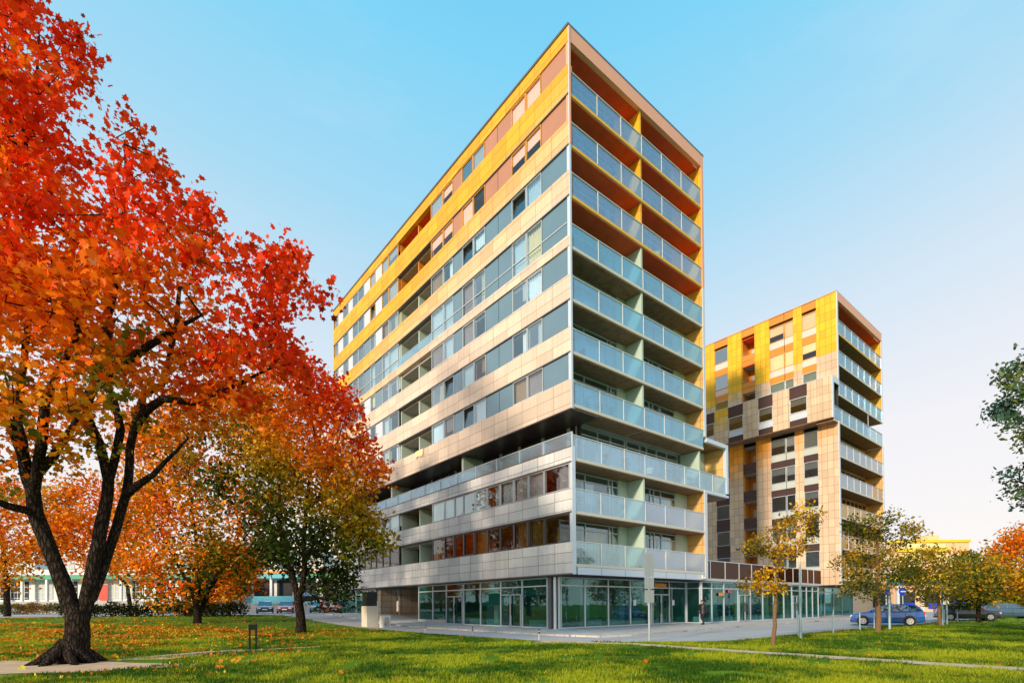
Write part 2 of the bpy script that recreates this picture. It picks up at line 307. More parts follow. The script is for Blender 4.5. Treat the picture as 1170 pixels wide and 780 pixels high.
def draped(name, poly, z, mat, label=None, side=0.0):
    """poly in world XY laid over the terrain; cut along the slope so that it follows it"""
    bm = bmesh.new(); vs = [bm.verts.new((x, y, 0)) for x, y in poly]; f = bm.faces.new(vs)
    if f.normal.z < 0: f.normal_flip()
    bmesh.ops.triangulate(bm, faces=bm.faces[:])
    for k in range(12, 36, 2):
        p = C2 + U2 * k
        bmesh.ops.bisect_plane(bm, geom=bm.verts[:] + bm.edges[:] + bm.faces[:], plane_co=(p[0], p[1], 0), plane_no=(U2[0], U2[1], 0))
    for v in bm.verts: v.co.z = GZ(v.co.x, v.co.y) + z
    if side:
        be = [e for e in bm.edges if e.is_boundary]; r = bmesh.ops.extrude_edge_only(bm, edges=be)
        for v in [g for g in r['geom'] if isinstance(g, bmesh.types.BMVert)]: v.co.z -= side
    bm.normal_update()
    for f in bm.faces:
        if abs(f.normal.z) > .5 and f.normal.z < 0: f.normal_flip()
    me = bpy.data.meshes.new(name); bm.to_mesh(me); bm.free(); me.materials.append(mat)
    o = bpy.data.objects.new(name, me); col.objects.link(o); o['kind'] = 'structure'; return o
def LP(pts): return [loc2w(x, y) for x, y in pts]
draped('ground', [(-3000, -3000), (3000, -3000), (3000, 3000), (-3000, 3000)], 0, M['grass'])
# road strip (v along right face). grass kerb edge left = local x -6.5, right = local y -10
road = LP([(-6.6, 75), (-7.5, 30), (-7.1, 20), (-6.5, 14), (-6.8, 4), (-6.5, -1), (-6.4, -5.3), (-4.3, -7.4), (-2, -9.2), (.2, -10.1), (6.4, -9.95), (13.3, -10.0), (23, -10.0), (30, -10.9), (70, -10.9), (160, -10.9), (160, 75)])
draped('road', road, .012, M['asphalt'])
pav = LP([(-2.9, 62), (-3.3, 30), (-3.6, 2), (-3.6, -2.0), (-2.9, -4.6), (-1, -5.0), (12, -3.9), (32, -3.1), (58, -3.1), (58, 60), (20, 62)])
draped('pavement', pav, .10, M['pave'], side=.12)
draped('car_park', LP([(-60, 95), (-30, 40.5), (-11, 40.0), (-7.5, 31), (-3, 40), (-2, 95)]), .02, M['asphalt'])
def ribbon(name, cl, wd, z, mat):
    L_, R_ = [], []
    cl = [Vector((*c, 0)) for c in cl]
    for i, c in enumerate(cl):
        t = (cl[min(i + 1, len(cl) - 1)] - cl[max(i - 1, 0)]).normalized(); n = Vector((-t.y, t.x, 0)); ww = wd[i] * random.uniform(.85, 1.15)
        L_.append((c + n * ww)[:2]); R_.append((c - n * ww)[:2])
    return draped(name, L_ + R_[::-1], z, mat)
pc = [(1.2, 22.6), (3.1, 21.6), (4.8, 20.8), (7.8, 16.9), (9.95, 14.35), (11.9, 12.1), (15, 8.5), (19, 4)]
pp = []
for a, b in zip(pc, pc[1:]):
    for k in range(4): t = k / 4; pp.append((a[0] + (b[0] - a[0]) * t + random.uniform(-.05, .05), a[1] + (b[1] - a[1]) * t))
ribbon('path', pp, [.75 if i < 4 else .42 for i in range(len(pp))], .016, M['dirt'])
# bare patch round the big tree and the trodden line running right from it
e = []
for i in range(40):
    a = i / 40 * 2 * math.pi; r = 1 + .18 * math.sin(3 * a + 1) + .1 * math.sin(7 * a); e.append((-13.6 + 4.0 * r * math.cos(a), 13.9 + 1.75 * r * math.sin(a) + (.9 if math.cos(a) < 0 else 0) * -.3 * math.cos(a)))
draped('bare_earth', e, .010, M['dirt'])
draped('trodden_path', [(-12.2, 15.6), (-11.8, 17.0), (-10.9, 18.7), (-9.3, 19.6), (-7.6, 20.6), (-7.5, 20.3), (-9.2, 19.1), (-10.2, 17.9), (-10.5, 15.9)], .014, M['dirt'])
# terrace bank behind the car park
mb = MB(); mb.box(-140, -6, 72, 130, -.2, 2.15); o = mb.build('terrace', M['concrete']); o['kind'] = 'structure'
# ------------------------------------------------------------------ tower one
S = [0] + [3.96, 7.07, 10.2, 13.37, 16.49, 19.6, 22.73, 25.79, 28.81, 31.86]     # slab levels 1..10
TOP = 35.93
T1 = empty('apartment_tower', (CX0, CY0, 0), YAW)
tag(T1, 'tall angular apartment tower with beige banded side painted sunlit yellow above and glass balconies', 'building')
LEN, WID = 38.28, 14.55
def P(name, mb, mat, parent=T1, label=None):
    o = mb.build(name, M[mat] if isinstance(mat, str) else mat, parent)
    if label: o['label'] = label
    return o
# bands of the left side
for k in range(1, 11):
    z0, z1 = S[k], S[k] + 1.45
    if k == 1: z0 = 3.43; z1 = 5.27
    if k == 2: z1 = 8.4
    if k == 3: z0, z1 = 10.02, 10.83
    if k == 4: z0, z1 = 13.13, 14.85
    if k == 7: z0, z1 = 22.75, 23.4
    if k == 10: z1 = 33.6
    mb = MB().box(0, .34, .0, LEN, z0, z1)
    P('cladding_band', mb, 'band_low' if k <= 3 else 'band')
mb = MB().box(0, .34, 0, LEN, 34.95, 35.84); P('cladding_band', mb, 'band', label='top cladding band under the roof edge, painted sunlit yellow')
mb = MB().box(-.07, WID + .06, -.07, LEN + .05, 35.842, 35.98); P('roof', mb, 'framed')
mb = MB().box(-.02, .0 - .002, .0, LEN, 3.36, 3.425); mb.box(-.02, .33, 0, LEN, 9.95, 10.015); mb.box(-.02, .33, 0, LEN, 10.835, 10.9)
for k in (2, 5, 6, 8, 9, 10): mb.box(-.025, .33, .0, LEN, S[k] - .07, S[k] - .003)
P('sill_trim', mb, 'framed')
# window rows
near = [(.24, 2.42, 'P'), (2.47, 3.92, 'G'), (3.97, 5.42, 'G'), (5.47, 6.92, 'P'), (6.97, 8.42, 'P'), (8.47, 9.92, 'G'), (9.97, 11.42, 'G'), (11.47, 12.65, 'P'), (12.7, 14.15, 'G'), (14.2, 16.05, 'G')]
far = []
y = 22.05
for i, wd in enumerate([1.95, 1.5, 1.5, 1.25, 1.5, 1.5, 1.5, 1.25, 1.5, 1.5]):
    far.append((y, y + wd - .06, 'GGPGPGGPGP'[i])); y += wd
far.append((y, 37.9, 'G'))
rows = {1: (5.3, 6.97), 2: (8.43, 9.93), 4: (14.88, 16.4), 5: (17.97, 19.5), 6: (21.08, 22.66), 7: (23.43, 25.7), 8: (27.27, 28.72), 9: (30.29, 31.77), 10: (33.63, 34.92)}
tilted = {(8, 2), (8, 6), (5, 8), (4, 6), (6, 15), (5, 12), (9, 13), (10, 12), (2, 11), (8, 12), (7, 12), (4, 12)}
nwin = 0; rest = MB(); restf = MB(); npan = 0
def wavy(x, y0, y1, z0, z1, amp=.05, per=.22):
    mb = MB(); n = max(4, int((y1 - y0) / .07)); vs = []
    for i in range(n + 1):
        y = y0 + (y1 - y0) * i / n; xx = x + amp * math.sin(y / per * 6.28) + random.uniform(-.01, .01); vs += [(xx, y, z0), (xx, y, z1)]
    mb.add(vs, [(2*i, 2*i+1, 2*i+3, 2*i+2) for i in range(n)]); return mb
cells = []
for k, (z0, z1) in rows.items():
    for i, (a, b, t) in enumerate(near + far): cells.append((a, k, i, b, t, z0, z1))
cells.sort()
for a, k, i, b, t, z0, z1 in cells:
    top = k >= 9; low = k <= 2
    if t == 'P' and not low:
        mb = MB().box(.07, .2, a, b, z0, z1)
        mat = 'pbrown' if top and a < 22 else ('pwhite' if top or a > 22 and random.random() < .4 else 'pgrey')  # brown of the top rows is a warm reflection painted in
        if top and i == 0: mat = 'pbrown'
        o = P('opaque_panel', mb, mat); npan += 1
        if k == 7: P('transom', MB().box(.03, .069, a, b, 24.2, 24.26), 'frame', o)
        continue
    fm = 'framey' if top else ('framed' if low and k == 1 else 'frame')
    fr = MB(); e_ = .045
    fr.box(.04, .14, a, a + e_, z0, z1); fr.box(.04, .14, b - e_, b, z0, z1); fr.box(.04, .14, a + e_, b - e_, z0, z0 + e_); fr.box(.04, .14, a + e_, b - e_, z1 - e_, z1)
    if k == 7: fr.box(.03, .13, a + e_, b - e_, 24.2, 24.26)
    if k == 1 and i in (2, 6, 8): fr.box(.0, .039, a, a + .1, z0, z1); fr.box(.0, .039, b - .1, b, z0, z1); fr.box(.0, .039, a, b, z0, z0 + .08)
    gm = 'panewarm' if top and a < 22 and random.random() < .75 else random.choice(('pane', 'pane', 'panebalc', 'panedark')) if 4 <= k <= 8 else 'panedark' if k == 1 or (k == 2 and (t == 'P' and i == 0)) else 'pane'
    pb = MB(); tl = (k, i) in tilted
    dx = .2 if tl else 0
    pb.quad((.09, a + e_, z0 + e_), (.09 + dx, a + e_, z1 - e_), (.09 + dx, b - e_, z1 - e_), (.09, b - e_, z0 + e_))
    if nwin < 96:
        nwin += 1
        o = P('window', fr, fm); pn = P('pane', pb, gm, o)
        r = random.random()
        if k == 1:
            if i in (1, 2, 5, 9): P('curtain', wavy(.33, a + .03, a + (b - a) * random.choice((.45, .95)), z0, z1), 'curtainy', o)
        elif tl: pass
        elif top: P('blind', MB().box(.18, .2, a, b, z0 + (z1 - z0) * random.choice((0, 0, .5)), z1), 'pblind', o) if r < .75 else None
        elif r < .85:
            f = random.choice((1, 1, .5, .6)); P('curtain', wavy(.3, a + .03, a + (b - a) * f - .03, z0 + (.5 if random.random() < .15 else 0), z1), random.choice(('curtain', 'curtain', 'curtain', 'pyell')), o)
    else:
        rest.v, restf.v; restf.add(fr.v, fr.f); rest.add(pb.v, pb.f)
o = P('window', restf, 'frame'); o['kind'] = 'stuff'; P('pane', rest, 'pane', o)
# loggia in the middle of the long side, floor by floor
for k, (z0, z1) in rows.items():
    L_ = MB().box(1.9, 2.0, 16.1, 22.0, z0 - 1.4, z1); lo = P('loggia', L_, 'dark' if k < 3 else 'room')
    sof = 'soffitr' if k >= 9 else ('soffitm' if k > 7 else 'soffit')
    P('ceiling', MB().box(.35, 1.9, 16.15, 22.0, z1 + .02, z1 + .05), sof, lo)
    side = 'pamber' if k >= 9 else 'green'
    PE('side_wall', MB().box(.36, 1.9, 18.65, 18.8, z0 - .6, z1 + .015).box(.3, 1.9, 21.9, 22.02, z0 - .6, z1 + .015), side, lo)
    PE('side_wall', MB().box(.3, 1.9, 16.07, 16.17, z0 - .6, z1 + .015), side, lo)
    PE('balcony_door', MB().box(1.84, 1.9, 17.1, 18.0, z0 - 1.3, z1 - .25).box(1.84, 1.9, 20.1, 21.0, z0 - 1.3, z1 - .25), 'frame' if k < 9 else 'pamber', lo)
    if k == 7: P('glass_rail', MB().box(.05, .08, 16.1, 22.0, 23.4, 24.22), 'railg', lo)
# recessed terrace storey (level 3)
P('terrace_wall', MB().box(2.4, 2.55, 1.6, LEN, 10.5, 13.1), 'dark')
ww = MB()
for yy in (2.5, 5, 7.5, 9.7, 12.17, 16, 20, 24.4, 28, 32): ww.box(.5 if yy in (12.17, 24.4) else 2.3, 2.39, yy - .1, yy + .15, 10.5, 13.12)
PE('terrace_pier', ww, 'green')
P('soffit', MB().box(.02, 2.5, .02, LEN - .02, 13.06, 13.125), 'pbrown2')
pn = MB()
for yy in (13, 14, 17, 18.4, 20, 25.5, 27): pn.box(2.36, 2.39, yy, yy + .8, 11.2, 12.9)
PE('terrace_window', pn, 'pane')
for a, b in zip([0.02, 2.48, 4.8, 7.3, 9.8, 12.3, 14.8, 17.3, 19.8, 22.3, 24.8, 27.3, 29.8, 32.3, 34.8], [2.48, 4.8, 7.3, 9.8, 12.3, 14.8, 17.3, 19.8, 22.3, 24.8, 27.3, 29.8, 32.3, 34.8, 38.2]):
    o = P('terrace_rail', MB().box(.06, .1, a + .03, b - .03, 10.9, 11.68), 'railg')
    P('rail_post', MB().box(.03, .13, a - .02, a + .025, 10.9, 11.74).box(.05, .12, a + .03, b - .03, 11.69, 11.73), 'frame', o)
# storeys inside
for k in range(1, 11): P('floor_slab', MB().box(.36, WID - .3, 1.55, LEN - .2, S[k] - .22, S[k] - .02), 'slabroom')
P('core', MB().box(2.7, WID - .31, 4.5, LEN - .1, 3.45, 35.8), 'room')
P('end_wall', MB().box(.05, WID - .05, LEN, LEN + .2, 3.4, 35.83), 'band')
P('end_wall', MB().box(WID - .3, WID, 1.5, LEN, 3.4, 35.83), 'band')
P('roof_deck', MB().box(.35, WID - .3, 1.52, LEN - .05, 35.1, 35.5), 'room')
# right face frame
PE('corner_frame', MB().box(.0, .14, -.06, -.002, 13.1, 35.84).box(.03, .13, .0, .2, 13.13, 28.8), 'steel'); PE('corner_frame', MB().box(.03, .13, .0, .2, 28.8, 34.94), 'peach')  # upper stretch is peach, warm sunlight put into the frame colour
PE('corner_frame', MB().box(.0, .26, -.06, -.002, 3.37, 10.88).box(.03, .25, .0, .2, 3.4, 10.0), 'steel')
PE('corner_frame', MB().box(WID - .28, WID, -.06, -.002, 14.25, 25.6), 'steel'); PE('corner_frame', MB().box(WID - .28, WID, -.06, -.002, 25.6, 35.84), 'peach')  # same frame, painted in its sunlit tone higher up
PE('corner_frame', MB().box(WID - .34, WID, -.06, -.002, 3.37, 9.98), 'steel')
P('roof_fascia', MB().box(.14, WID - .34, -.06, .25, 34.95, 35.84).box(0.0, .142, -.08, -.061, 28.8, 35.84), 'peach')
PE('end_cheek', MB().box(WID - .35, WID - .02, .0, 1.5, 14.2, 34.95), 'side')
PE('end_cheek', MB().box(WID - .35, WID - .02, .0, 1.5, 3.96, 9.98), 'side')
# inner faces of the left facade at the corner balcony
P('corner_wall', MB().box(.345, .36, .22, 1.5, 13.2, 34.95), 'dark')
railx = [.42, 2.5, 4.78, 6.95, 9.2, 11.6, 14.18]
for k in range(1, 11):
    s = S[k]; ztop = (S[k + 1] if k < 10 else 35.2) - .27
    x1 = 17.4 if k == 3 else WID - .36
    x0 = .02 if k == 3 else (.15 if k > 3 else .27)
    bal = P('balcony', MB().box(x0, x1, .03, 1.5, s - .16, s), 'white' if k >= 8 else 'nose')  # upper floors made white to bounce more sunlight onto the ceilings
    # underside boards as separate skin, left and right bay
    if k >= 9 or k == 10:
        pass
    upk = k + 1
    def under(kk, xa, xb, mat, zz): P('soffit', MB().box(xa, xb, .06, 1.5, zz - .05, zz - .002), mat, bal)
    if k >= 2:
        zz = s - .16
        if k == 3: under(k, .43, 17.3, 'soffit', zz)
        else:
            under(k, .37, 6.85, {10: 'soffitm', 9: 'soffitm', 8: 'soffitm'}.get(k, 'soffit'), zz); under(k, 7.05, x1, {10: 'soffitr', 9: 'soffitr', 8: 'soffitr'}.get(k, 'soffit'), zz)
    nm = 'nosey' if k >= 8 else 'nose'
    P('slab_edge', MB().box(x0, x1, -.03, .028, s - .14, s + .03), nm, bal)
    # rail
    rm = {10: 'railt', 9: 'railt', 8: 'railt', 7: 'rail', 6: 'rail', 5: 'rail', 4: 'rail', 3: 'railg', 2: 'railg', 1: 'railc'}[k]
    rx = list(railx)
    rx[0] = .16 if k > 3 else .28
    if k == 3: rx = [.05, 2.6, 4.8, 6.95, 9.3, 11.6, 13.6, 15.4, 17.3]
    ra = P('railing', MB().box(rx[0], rx[-1], -.04, .03, s + 1.33, s + 1.37), 'white')
    for j, (a, b) in enumerate(zip(rx, rx[1:])):
        P('glass_panel', MB().box(a + .03, b - .02, .0, .02, s + .04, s + 1.32), ('railf' if k in (2, 1) and a > 6.9 else rm), ra)
        P('post', MB().box(a - .02, a + .02, -.045, -.012, s + .03, s + 1.329), 'white', ra)
    # window wall
    yb = 1.5 if k != 3 else 1.9
    xs = {0: (.45, 2.7, 5.0, 5.35, 5.95), 1: (7.1, 9.5, 9.95, 10.8, 12.6)}
    if k == 3: xs = {0: (2.4, 4.4, 5.7, 7.2), 1: (7.4, 8.9, 9.7, 10.9, 12.2, 13.6)}
    for bay in (0, 1):
        X = xs[bay]; wf = MB()
        for xx in X: wf.box(xx - .03, xx + .03, yb - .06, yb + .04, s, ztop)
        wf.box(X[0] + .03, X[-1] - .03, yb - .05, yb + .03, ztop - .5, ztop - .44)
        wf.box(X[0] + .03, X[-1] - .03, yb - .05, yb + .03, ztop - .06, ztop); wf.box(X[0] + .03, X[-1] - .03, yb - .05, yb + .03, s, s + .08)
        if k > 3 and k < 9:
            xa = X[2] if bay == 0 else X[3] - .5
            for q in range(4): wf.box(xa + .05, xa + .45, yb - .2, yb - .17, s + 1.5 + q * .3, s + 1.53 + q * .3)
            wf.box(xa + .05, xa + .08, yb - .2, yb - .17, s + 1.2, ztop - .3); wf.box(xa + .42, xa + .45, yb - .2, yb - .17, s + 1.2, ztop - .3)
        o = P('balcony_window', wf, 'framey' if k >= 9 else 'frame')
        gp = MB()
        for a, b in zip(X, X[1:]): gp.quad((a + .03, yb, s + .08), (b - .03, yb, s + .08), (b - .03, yb, ztop - .06), (a + .03, yb, ztop - .06))
        P('pane', gp, 'panebalc', o)
        for a, b in zip(X, X[1:]):
            if random.random() < .85 and b - a > .5:
                cm = 'curtainy' if k == 1 and bay == 0 else 'curtain'
                mb = MB(); n = int((b - a) / .08); vs = []; f = random.choice((1, .5, .7))
                for i in range(n + 1):
                    x = a + (b - a) * f * i / n; vs += [(x, yb + .25 + .05 * math.sin(x * 28), s + .1), (x, yb + .25 + .05 * math.sin(x * 28), ztop - .5)]
                mb.add(vs, [(2*i, 2*i+2, 2*i+3, 2*i+1) for i in range(n)]); P('curtain', mb, cm, o)
    # solid wall pieces in the window wall
    if k != 3:
        PE('balcony_back_wall', MB().box(5.98, 6.88, 1.42, 1.55, s, ztop + .1).box(12.63, x1, 1.42, 1.55, s, ztop + .1), 'side' if k >= 8 else 'green')
        P('divider', MB().box(6.87, 7.03, .07, 1.4, s, ztop + .05), 'side' if k >= 8 else 'green')  # upper dividers and back walls take the sun-painted panels
    else:
        P('divider', MB().box(13.75, 13.9, .1, 1.7, s, 13.1), 'green')
        PE('balcony_back_wall', MB().box(13.9, 17.3, 1.75, 1.85, s, 13.9), 'green')
P('soffit', MB().box(.42, 14.18, .26, 1.5, 34.88, 34.94), 'soffitr', label='ceiling over the topmost balconies, reflected sunlight painted red')
# projecting terrace box on the right
PE('terrace_frame', MB().box(14.56, 17.7, -.08, .2, 13.9, 14.2).box(17.4, 17.7, -.08, .2, 10.3, 13.9).box(14.2, 17.7, -.08, .2, 9.98, 10.15), 'steel')
PE('terrace_frame', MB().box(14.56, 17.7, .2, 3.5, 13.95, 14.18).box(14.56, 17.69, .2, 3.5, 9.9, 10.02), 'soffit')
PE('end_cheek', MB().box(17.42, 17.68, .2, 3.5, 10.2, 13.94), 'side')
# base fascia under level one and soffit above the shops
P('base_fascia', MB().box(.42, WID - .34, -.03, .06, 3.37, 3.8), 'steel')
fs = MB()
for xx in (2.5, 4.78, 6.95, 9.2, 11.6): fs.box(xx - .012, xx + .012, -.036, -.031, 3.38, 3.79)
P('fascia_joint', fs, 'framed')
PE('soffit', MB().box(.05, WID, .07, 1.6, 3.3, 3.36).box(.0, .4, 1.6, LEN, 3.3, 3.35), 'dark')
P('security_camera', MB().box(13.6, 13.85, -.2, -.07, 3.45, 3.75).tube((13.7, -.2, 3.55), (13.7, -.4, 3.48), .05), 'nose')
# ground floor glazing, left side
def shopfront(parent, axis, const, cuts, doors, z0=.12, frost=(), zt=3.3, colr='frame'):
    """axis 'y': wall runs along y at x=const; axis 'x': along x at y=const"""
    def bx(mb, a, b, d0, d1, za, zb):
        return mb.box(const + d0, const + d1, a, b, za, zb) if axis == 'y' else mb.box(a, b, const + d0, const + d1, za, zb)
    for i, (a, b) in enumerate(zip(cuts, cuts[1:])):
        fr = MB(); bx(fr, a - .05, a + .05, -.06, .06, z0, zt); bx(fr, a + .05, b - .05, -.05, .05, 2.74, 2.82); bx(fr, a + .05, b - .05, -.05, .05, zt - .08, zt); bx(fr, a + .05, b - .05, -.05, .05, z0, z0 + .08)
        if i == len(cuts) - 2: bx(fr, b - .05, b + .05, -.06, .06, z0, zt)
        o = P('shop_window', fr, colr, parent)
        pb = MB(); bx(pb, a + .05, b - .05, -.006, .006, z0 + .08, zt - .08); P('pane', pb, 'panelow', o)
        if i in frost:
            fb = MB(); bx(fb, a + .07, b - .07, .02, .04, random.choice((1.55, 1.7, 2.2)), 3.2); P('roller_blind', fb, 'frost', o)
        if i not in doors and random.random() < .75:
            rb = MB(); bx(rb, a + .2, b - .35, .25, .37, z0 + .05, z0 + .5); P('radiator', rb, 'white', o)
        if i in doors:
            d = MB(); c = (a + b) / 2
            for q in (a + .08, c - .06, c + .02, b - .14): bx(d, q, q + .07, -.12, -.065, z0, 2.32)
            bx(d, a + .15, b - .14, -.12, -.066, 2.25, 2.32); bx(d, a + .15, b - .14, -.12, -.066, z0, z0 + .1)
            dd = P('door', d, 'sign', parent); h = MB(); bx(h, c - .17, c - .13, -.18, -.13, .9, 1.7); bx(h, c + .13, c + .17, -.18, -.13, .9, 1.7); P('handle', h, 'black', dd)
shopfront(T1, 'y', .3, [2.45, 4.88, 7.18, 9.6, 11.8, 14.28, 16.4, 18.78], {1, 4}, frost=(0, 1, 2, 5, 6))
shopfront(T1, 'y', 13.98, [.3, 1.42], {}, frost=())
shopfront(T1, 'y', .3, [27.7, 30.2, 32.5, 35.2, 38.1], {}, z0=.75, frost=(1, 3))
shopfront(T1, 'x', 1.5, [.36, 2.6, 4.85, 7.15, 9.5, 11.75, 13.9], {4}, frost=(3,))
P('door_sign', MB().box(9.9, 11.3, 1.40, 1.43, 2.86, 3.1), 'orange')
for xx, mm in ((9.0, 'white'), (12.1, 'white'), (7.5, 'white')): P('sticker', MB().box(xx, xx + .3, 1.47, 1.49, 1.5, 1.9), mm)
P('plinth', MB().box(.2, .36, 14.3, 18.8, -.1, .45), 'concrete'); P('plinth', MB().box(.2, .36, 27.6, 38.2, .3, .85), 'concrete')
P('corner_post', MB().tube((.25, 1.75, 0), (.25, 1.75, 3.34), .09, n=12), 'white'); P('corner_post', MB().tube((.55, 1.55, 0), (.55, 1.55, 3.34), .06, n=12), 'white')
P('corner_post', MB().box(.2, .4, 2.05, 2.25, .1, 3.3), 'framed')
PE('shop_back_wall', MB().box(7, 7.2, 6, 18.6, 0, 3.3).box(2.5, 14, 7, 7.2, 0, 3.3), M['room'])
P('shop_ceiling', MB().box(.4, 13.95, 1.7, 18.6, 3.2, 3.29), 'dark')
P('shop_floor', MB().box(.3, 14, 1.5, 18.7, .0, .125), 'slabroom')
PE('column', MB().box(1.4, 1.9, 3.3, 3.8, .12, 3.2).box(2.8, 3.3, 1.75, 2.1, .13, 3.19), 'white'); PE('column', MB().box(6.35, 6.85, 1.75, 2.1, .13, 3.19).box(11.0, 11.45, 1.75, 2.1, .13, 3.19), 'white'); PE('column', MB().box(1.2, 1.6, 8.8, 9.2, .12, 3.2), 'white')
# passage under the building
PE('passage', MB().box(.5, 9, 18.85, 19.0, .1, 3.3).box(7.8, 8, 19, 27.6, .2, 3.3), 'dark')
PE('passage_wall', MB().box(2.2, 7.8, 26.2, 26.5, .2, 3.3).box(.5, 2.2, 26.9, 27.65, .3, 3.3), 'stone')
# ------------------------------------------------------------------ podium between the towers
PD = empty('glass_podium', (CX0, CY0, 0), YAW); tag(PD, 'low glazed podium with bronze glass parapet joining the two towers', 'building')
shopfront(PD, 'x', .25, [14.1, 15.5, 17.3, 19.5, 21.6, 23.8, 25.9, 27.9, 29.6, 31.4, 32.9, 34.3, 35.7], {3, 8}, frost=(5, 8, 10, 0))
shopfront(PD, 'x', 1.6, [36.1, 38.5, 41, 43.5, 46, 49.5], {}, frost=(1,))
cx = [14.6, 15.1, 17.3, 19.5, 21.6, 23.8, 25.9, 27.9, 29.6, 31.4, 32.9, 34.3, 36.15]
for a, b in zip(cx, cx[1:]):
    o = P('parapet_panel', MB().box(a + .04, b - .04, .1, .14, 3.55, 4.85), 'brownglass', PD)
    P('post', MB().box(a - .04, a + .035, .06, .16, 3.45, 4.9).box(a + .04, b - .04, .09, .15, 4.86, 4.92), 'frame', o)
P('roof', MB().box(14.6, 36.1, .2, 22, 3.35, 3.5), 'steel', PD)
P('hanging_sign', MB().box(16.4, 17.1, .1, .14, 2.2, 2.45), 'orange', PD); P('hanging_sign', MB().box(17.9, 18.15, .1, .14, 2.45, 2.7), 'red', PD)
P('poster', MB().box(20, 20.9, .4, .42, .9, 2.2), 'yellow', PD); P('poster', MB().box(26.3, 27.2, .4, .42, .8, 2.0), 'white', PD)
P('fascia', MB().box(14.05, 36.15, .05, .19, 3.33, 3.53), 'frame', PD)
P('back_wall', MB().box(14.2, 49, 8, 8.2, 0, 3.34), 'room', PD); P('floor', MB().box(14.1, 49.6, .2, 8, 0, .125), 'slabroom', PD)
for xx in (16.2, 20.3, 24.9, 29.2, 33.6): PE('column', MB().box(xx, xx + .55, .5, .9, .13, 3.3), 'white', PD)
# ------------------------------------------------------------------ tower two
T2 = empty('apartment_tower', (CX0, CY0, 0), YAW); tag(T2, 'smaller apartment tower behind, painted sunlit yellow above, with vertical window strips and a projecting beige box', 'building')
X2 = 36.2; YF = -1.68; YE = 24.0; XE = 49.85; TOP2 = 32.95
LV = [10.15 + 3.1 * i for i in range(-2, 7)]        # 3.95 ... 28.75
def Q(name, mb, mat, parent=T2): return P(name, mb, mat, parent)
def QE(name, mb, mat, parent=T2): PE(name, mb, mat, parent)
solids = [(YF, .2), (1.6, 2.45), (4.98, 6.6), (8.1, 9.78), (11.45, 13.0), (14.6, 16.2), (17.8, 19.4), (21, YE)]
for i, (a, b) in enumerate(solids):
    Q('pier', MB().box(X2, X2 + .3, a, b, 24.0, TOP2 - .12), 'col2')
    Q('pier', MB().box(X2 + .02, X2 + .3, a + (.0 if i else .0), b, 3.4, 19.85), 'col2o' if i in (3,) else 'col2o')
glz = [(.2, 1.6, 'A'), (2.45, 3.36, 'B'), (3.42, 4.98, 'B'), (6.6, 8.1, 'C'), (9.78, 11.45, 'D'), (13.0, 14.6, 'B'), (16.2, 17.8, 'A'), (19.4, 21, 'C')]
def strip(a, b, s, kind, xf, zlo, zhi, up):
    if s + 3.1 < zlo + .4 or s > zhi - .4: return
    def cl(z): return min(max(z, zlo), zhi)
    br = 'pamber' if up and s > 24 else 'pbrown2'
    z = [cl(s - .1), cl(s + .62), cl(s + 1.35), cl(s + 3.0)]
    if kind == 'C':
        if z[1] > z[0]: QE('opaque_panel', MB().box(xf + .05, xf + .12, a, b, z[0], cl(s + .45)).box(xf + .05, xf + .12, a, b, cl(s + .5), cl(s + 1.1)), br)
        o = Q('loggia', MB().box(xf + 1.6, xf + 1.7, a, b, cl(s), cl(s + 3)).box(xf + .14, xf + 1.6, b - .06, b, cl(s), cl(s + 3)), 'pamber')
        if cl(s + 2.9) - cl(s) > 1.5:
            Q('ceiling', MB().box(xf + .05, xf + 1.6, a, b - .06, cl(s + 2.92), cl(s + 2.99)), 'soffitr' if up else 'soffit', o); Q('balcony_door', MB().box(xf + 1.52, xf + 1.6, a + .4, a + 1.1, s + .1, cl(s + 2.2)), 'frame', o)
        return
    if z[1] > z[0] + .1: QE('opaque_panel', MB().box(xf + .05, xf + .12, a, b, z[0], z[1]), br)
    mid = 'pblind' if up and s > 25 else ('pwhite' if s > 20 else 'pgreen')
    if kind == 'D' and not up: mid = 'pbrown2'
    if z[2] > z[1] + .1: Q('sill_panel', MB().box(xf + .07, xf + .12, a, b, z[1] + .02, z[2] - .02), mid)
    if z[3] > z[2] + .5:
        fr = MB().box(xf + .03, xf + .1, a, a + .05, z[2], z[3]).box(xf + .03, xf + .1, b - .05, b, z[2], z[3]).box(xf + .03, xf + .1, a + .05, b - .05, z[2], z[2] + .05).box(xf + .03, xf + .1, a + .05, b - .05, z[3] - .05, z[3])
        o = Q('window', fr, 'framey' if up and s > 25 else 'frame')
        gm = 'panewarm' if up and s > 25 and kind in 'AB' else 'pane' if up or random.random() < .3 else 'panedark'
        Q('pane', MB().quad((xf + .06, a + .05, z[2] + .05), (xf + .06, a + .05, z[3] - .05), (xf + .06, b - .05, z[3] - .05), (xf + .06, b - .05, z[2] + .05)), gm, o)
        r = random.random()
        if up and s > 22 and kind in 'AB': Q('blind', MB().box(xf + .14, xf + .16, a, b, z[2] + (0 if r < .7 else .7), z[3]), 'ppeach' if s > 28 else ('pyell' if s > 25 else 'pgreen'), o)
        elif kind != 'D' and r < .75: Q('blind', MB().box(xf + .14, xf + .16, a, b, z[2] + random.choice((0, .7, .9)), z[3]), 'pgreen' if r < .5 else 'curtain', o)
for a, b, kd in glz:
    for s in LV: strip(a, b, s, kd, X2, 24.0, 32.05, True) if s > 22 else None
    for s in LV: strip(a, b, s, kd, X2, 3.6, 19.85, False) if s < 19 else None
    Q('top_panel', MB().box(X2 + .04, X2 + .3, a, b, 32.05, 32.82), 'pamber')
Q('parapet_cap', MB().box(X2 - .05, XE + .05, YF - .05, YE, TOP2 - .11, TOP2), 'warmsteel')
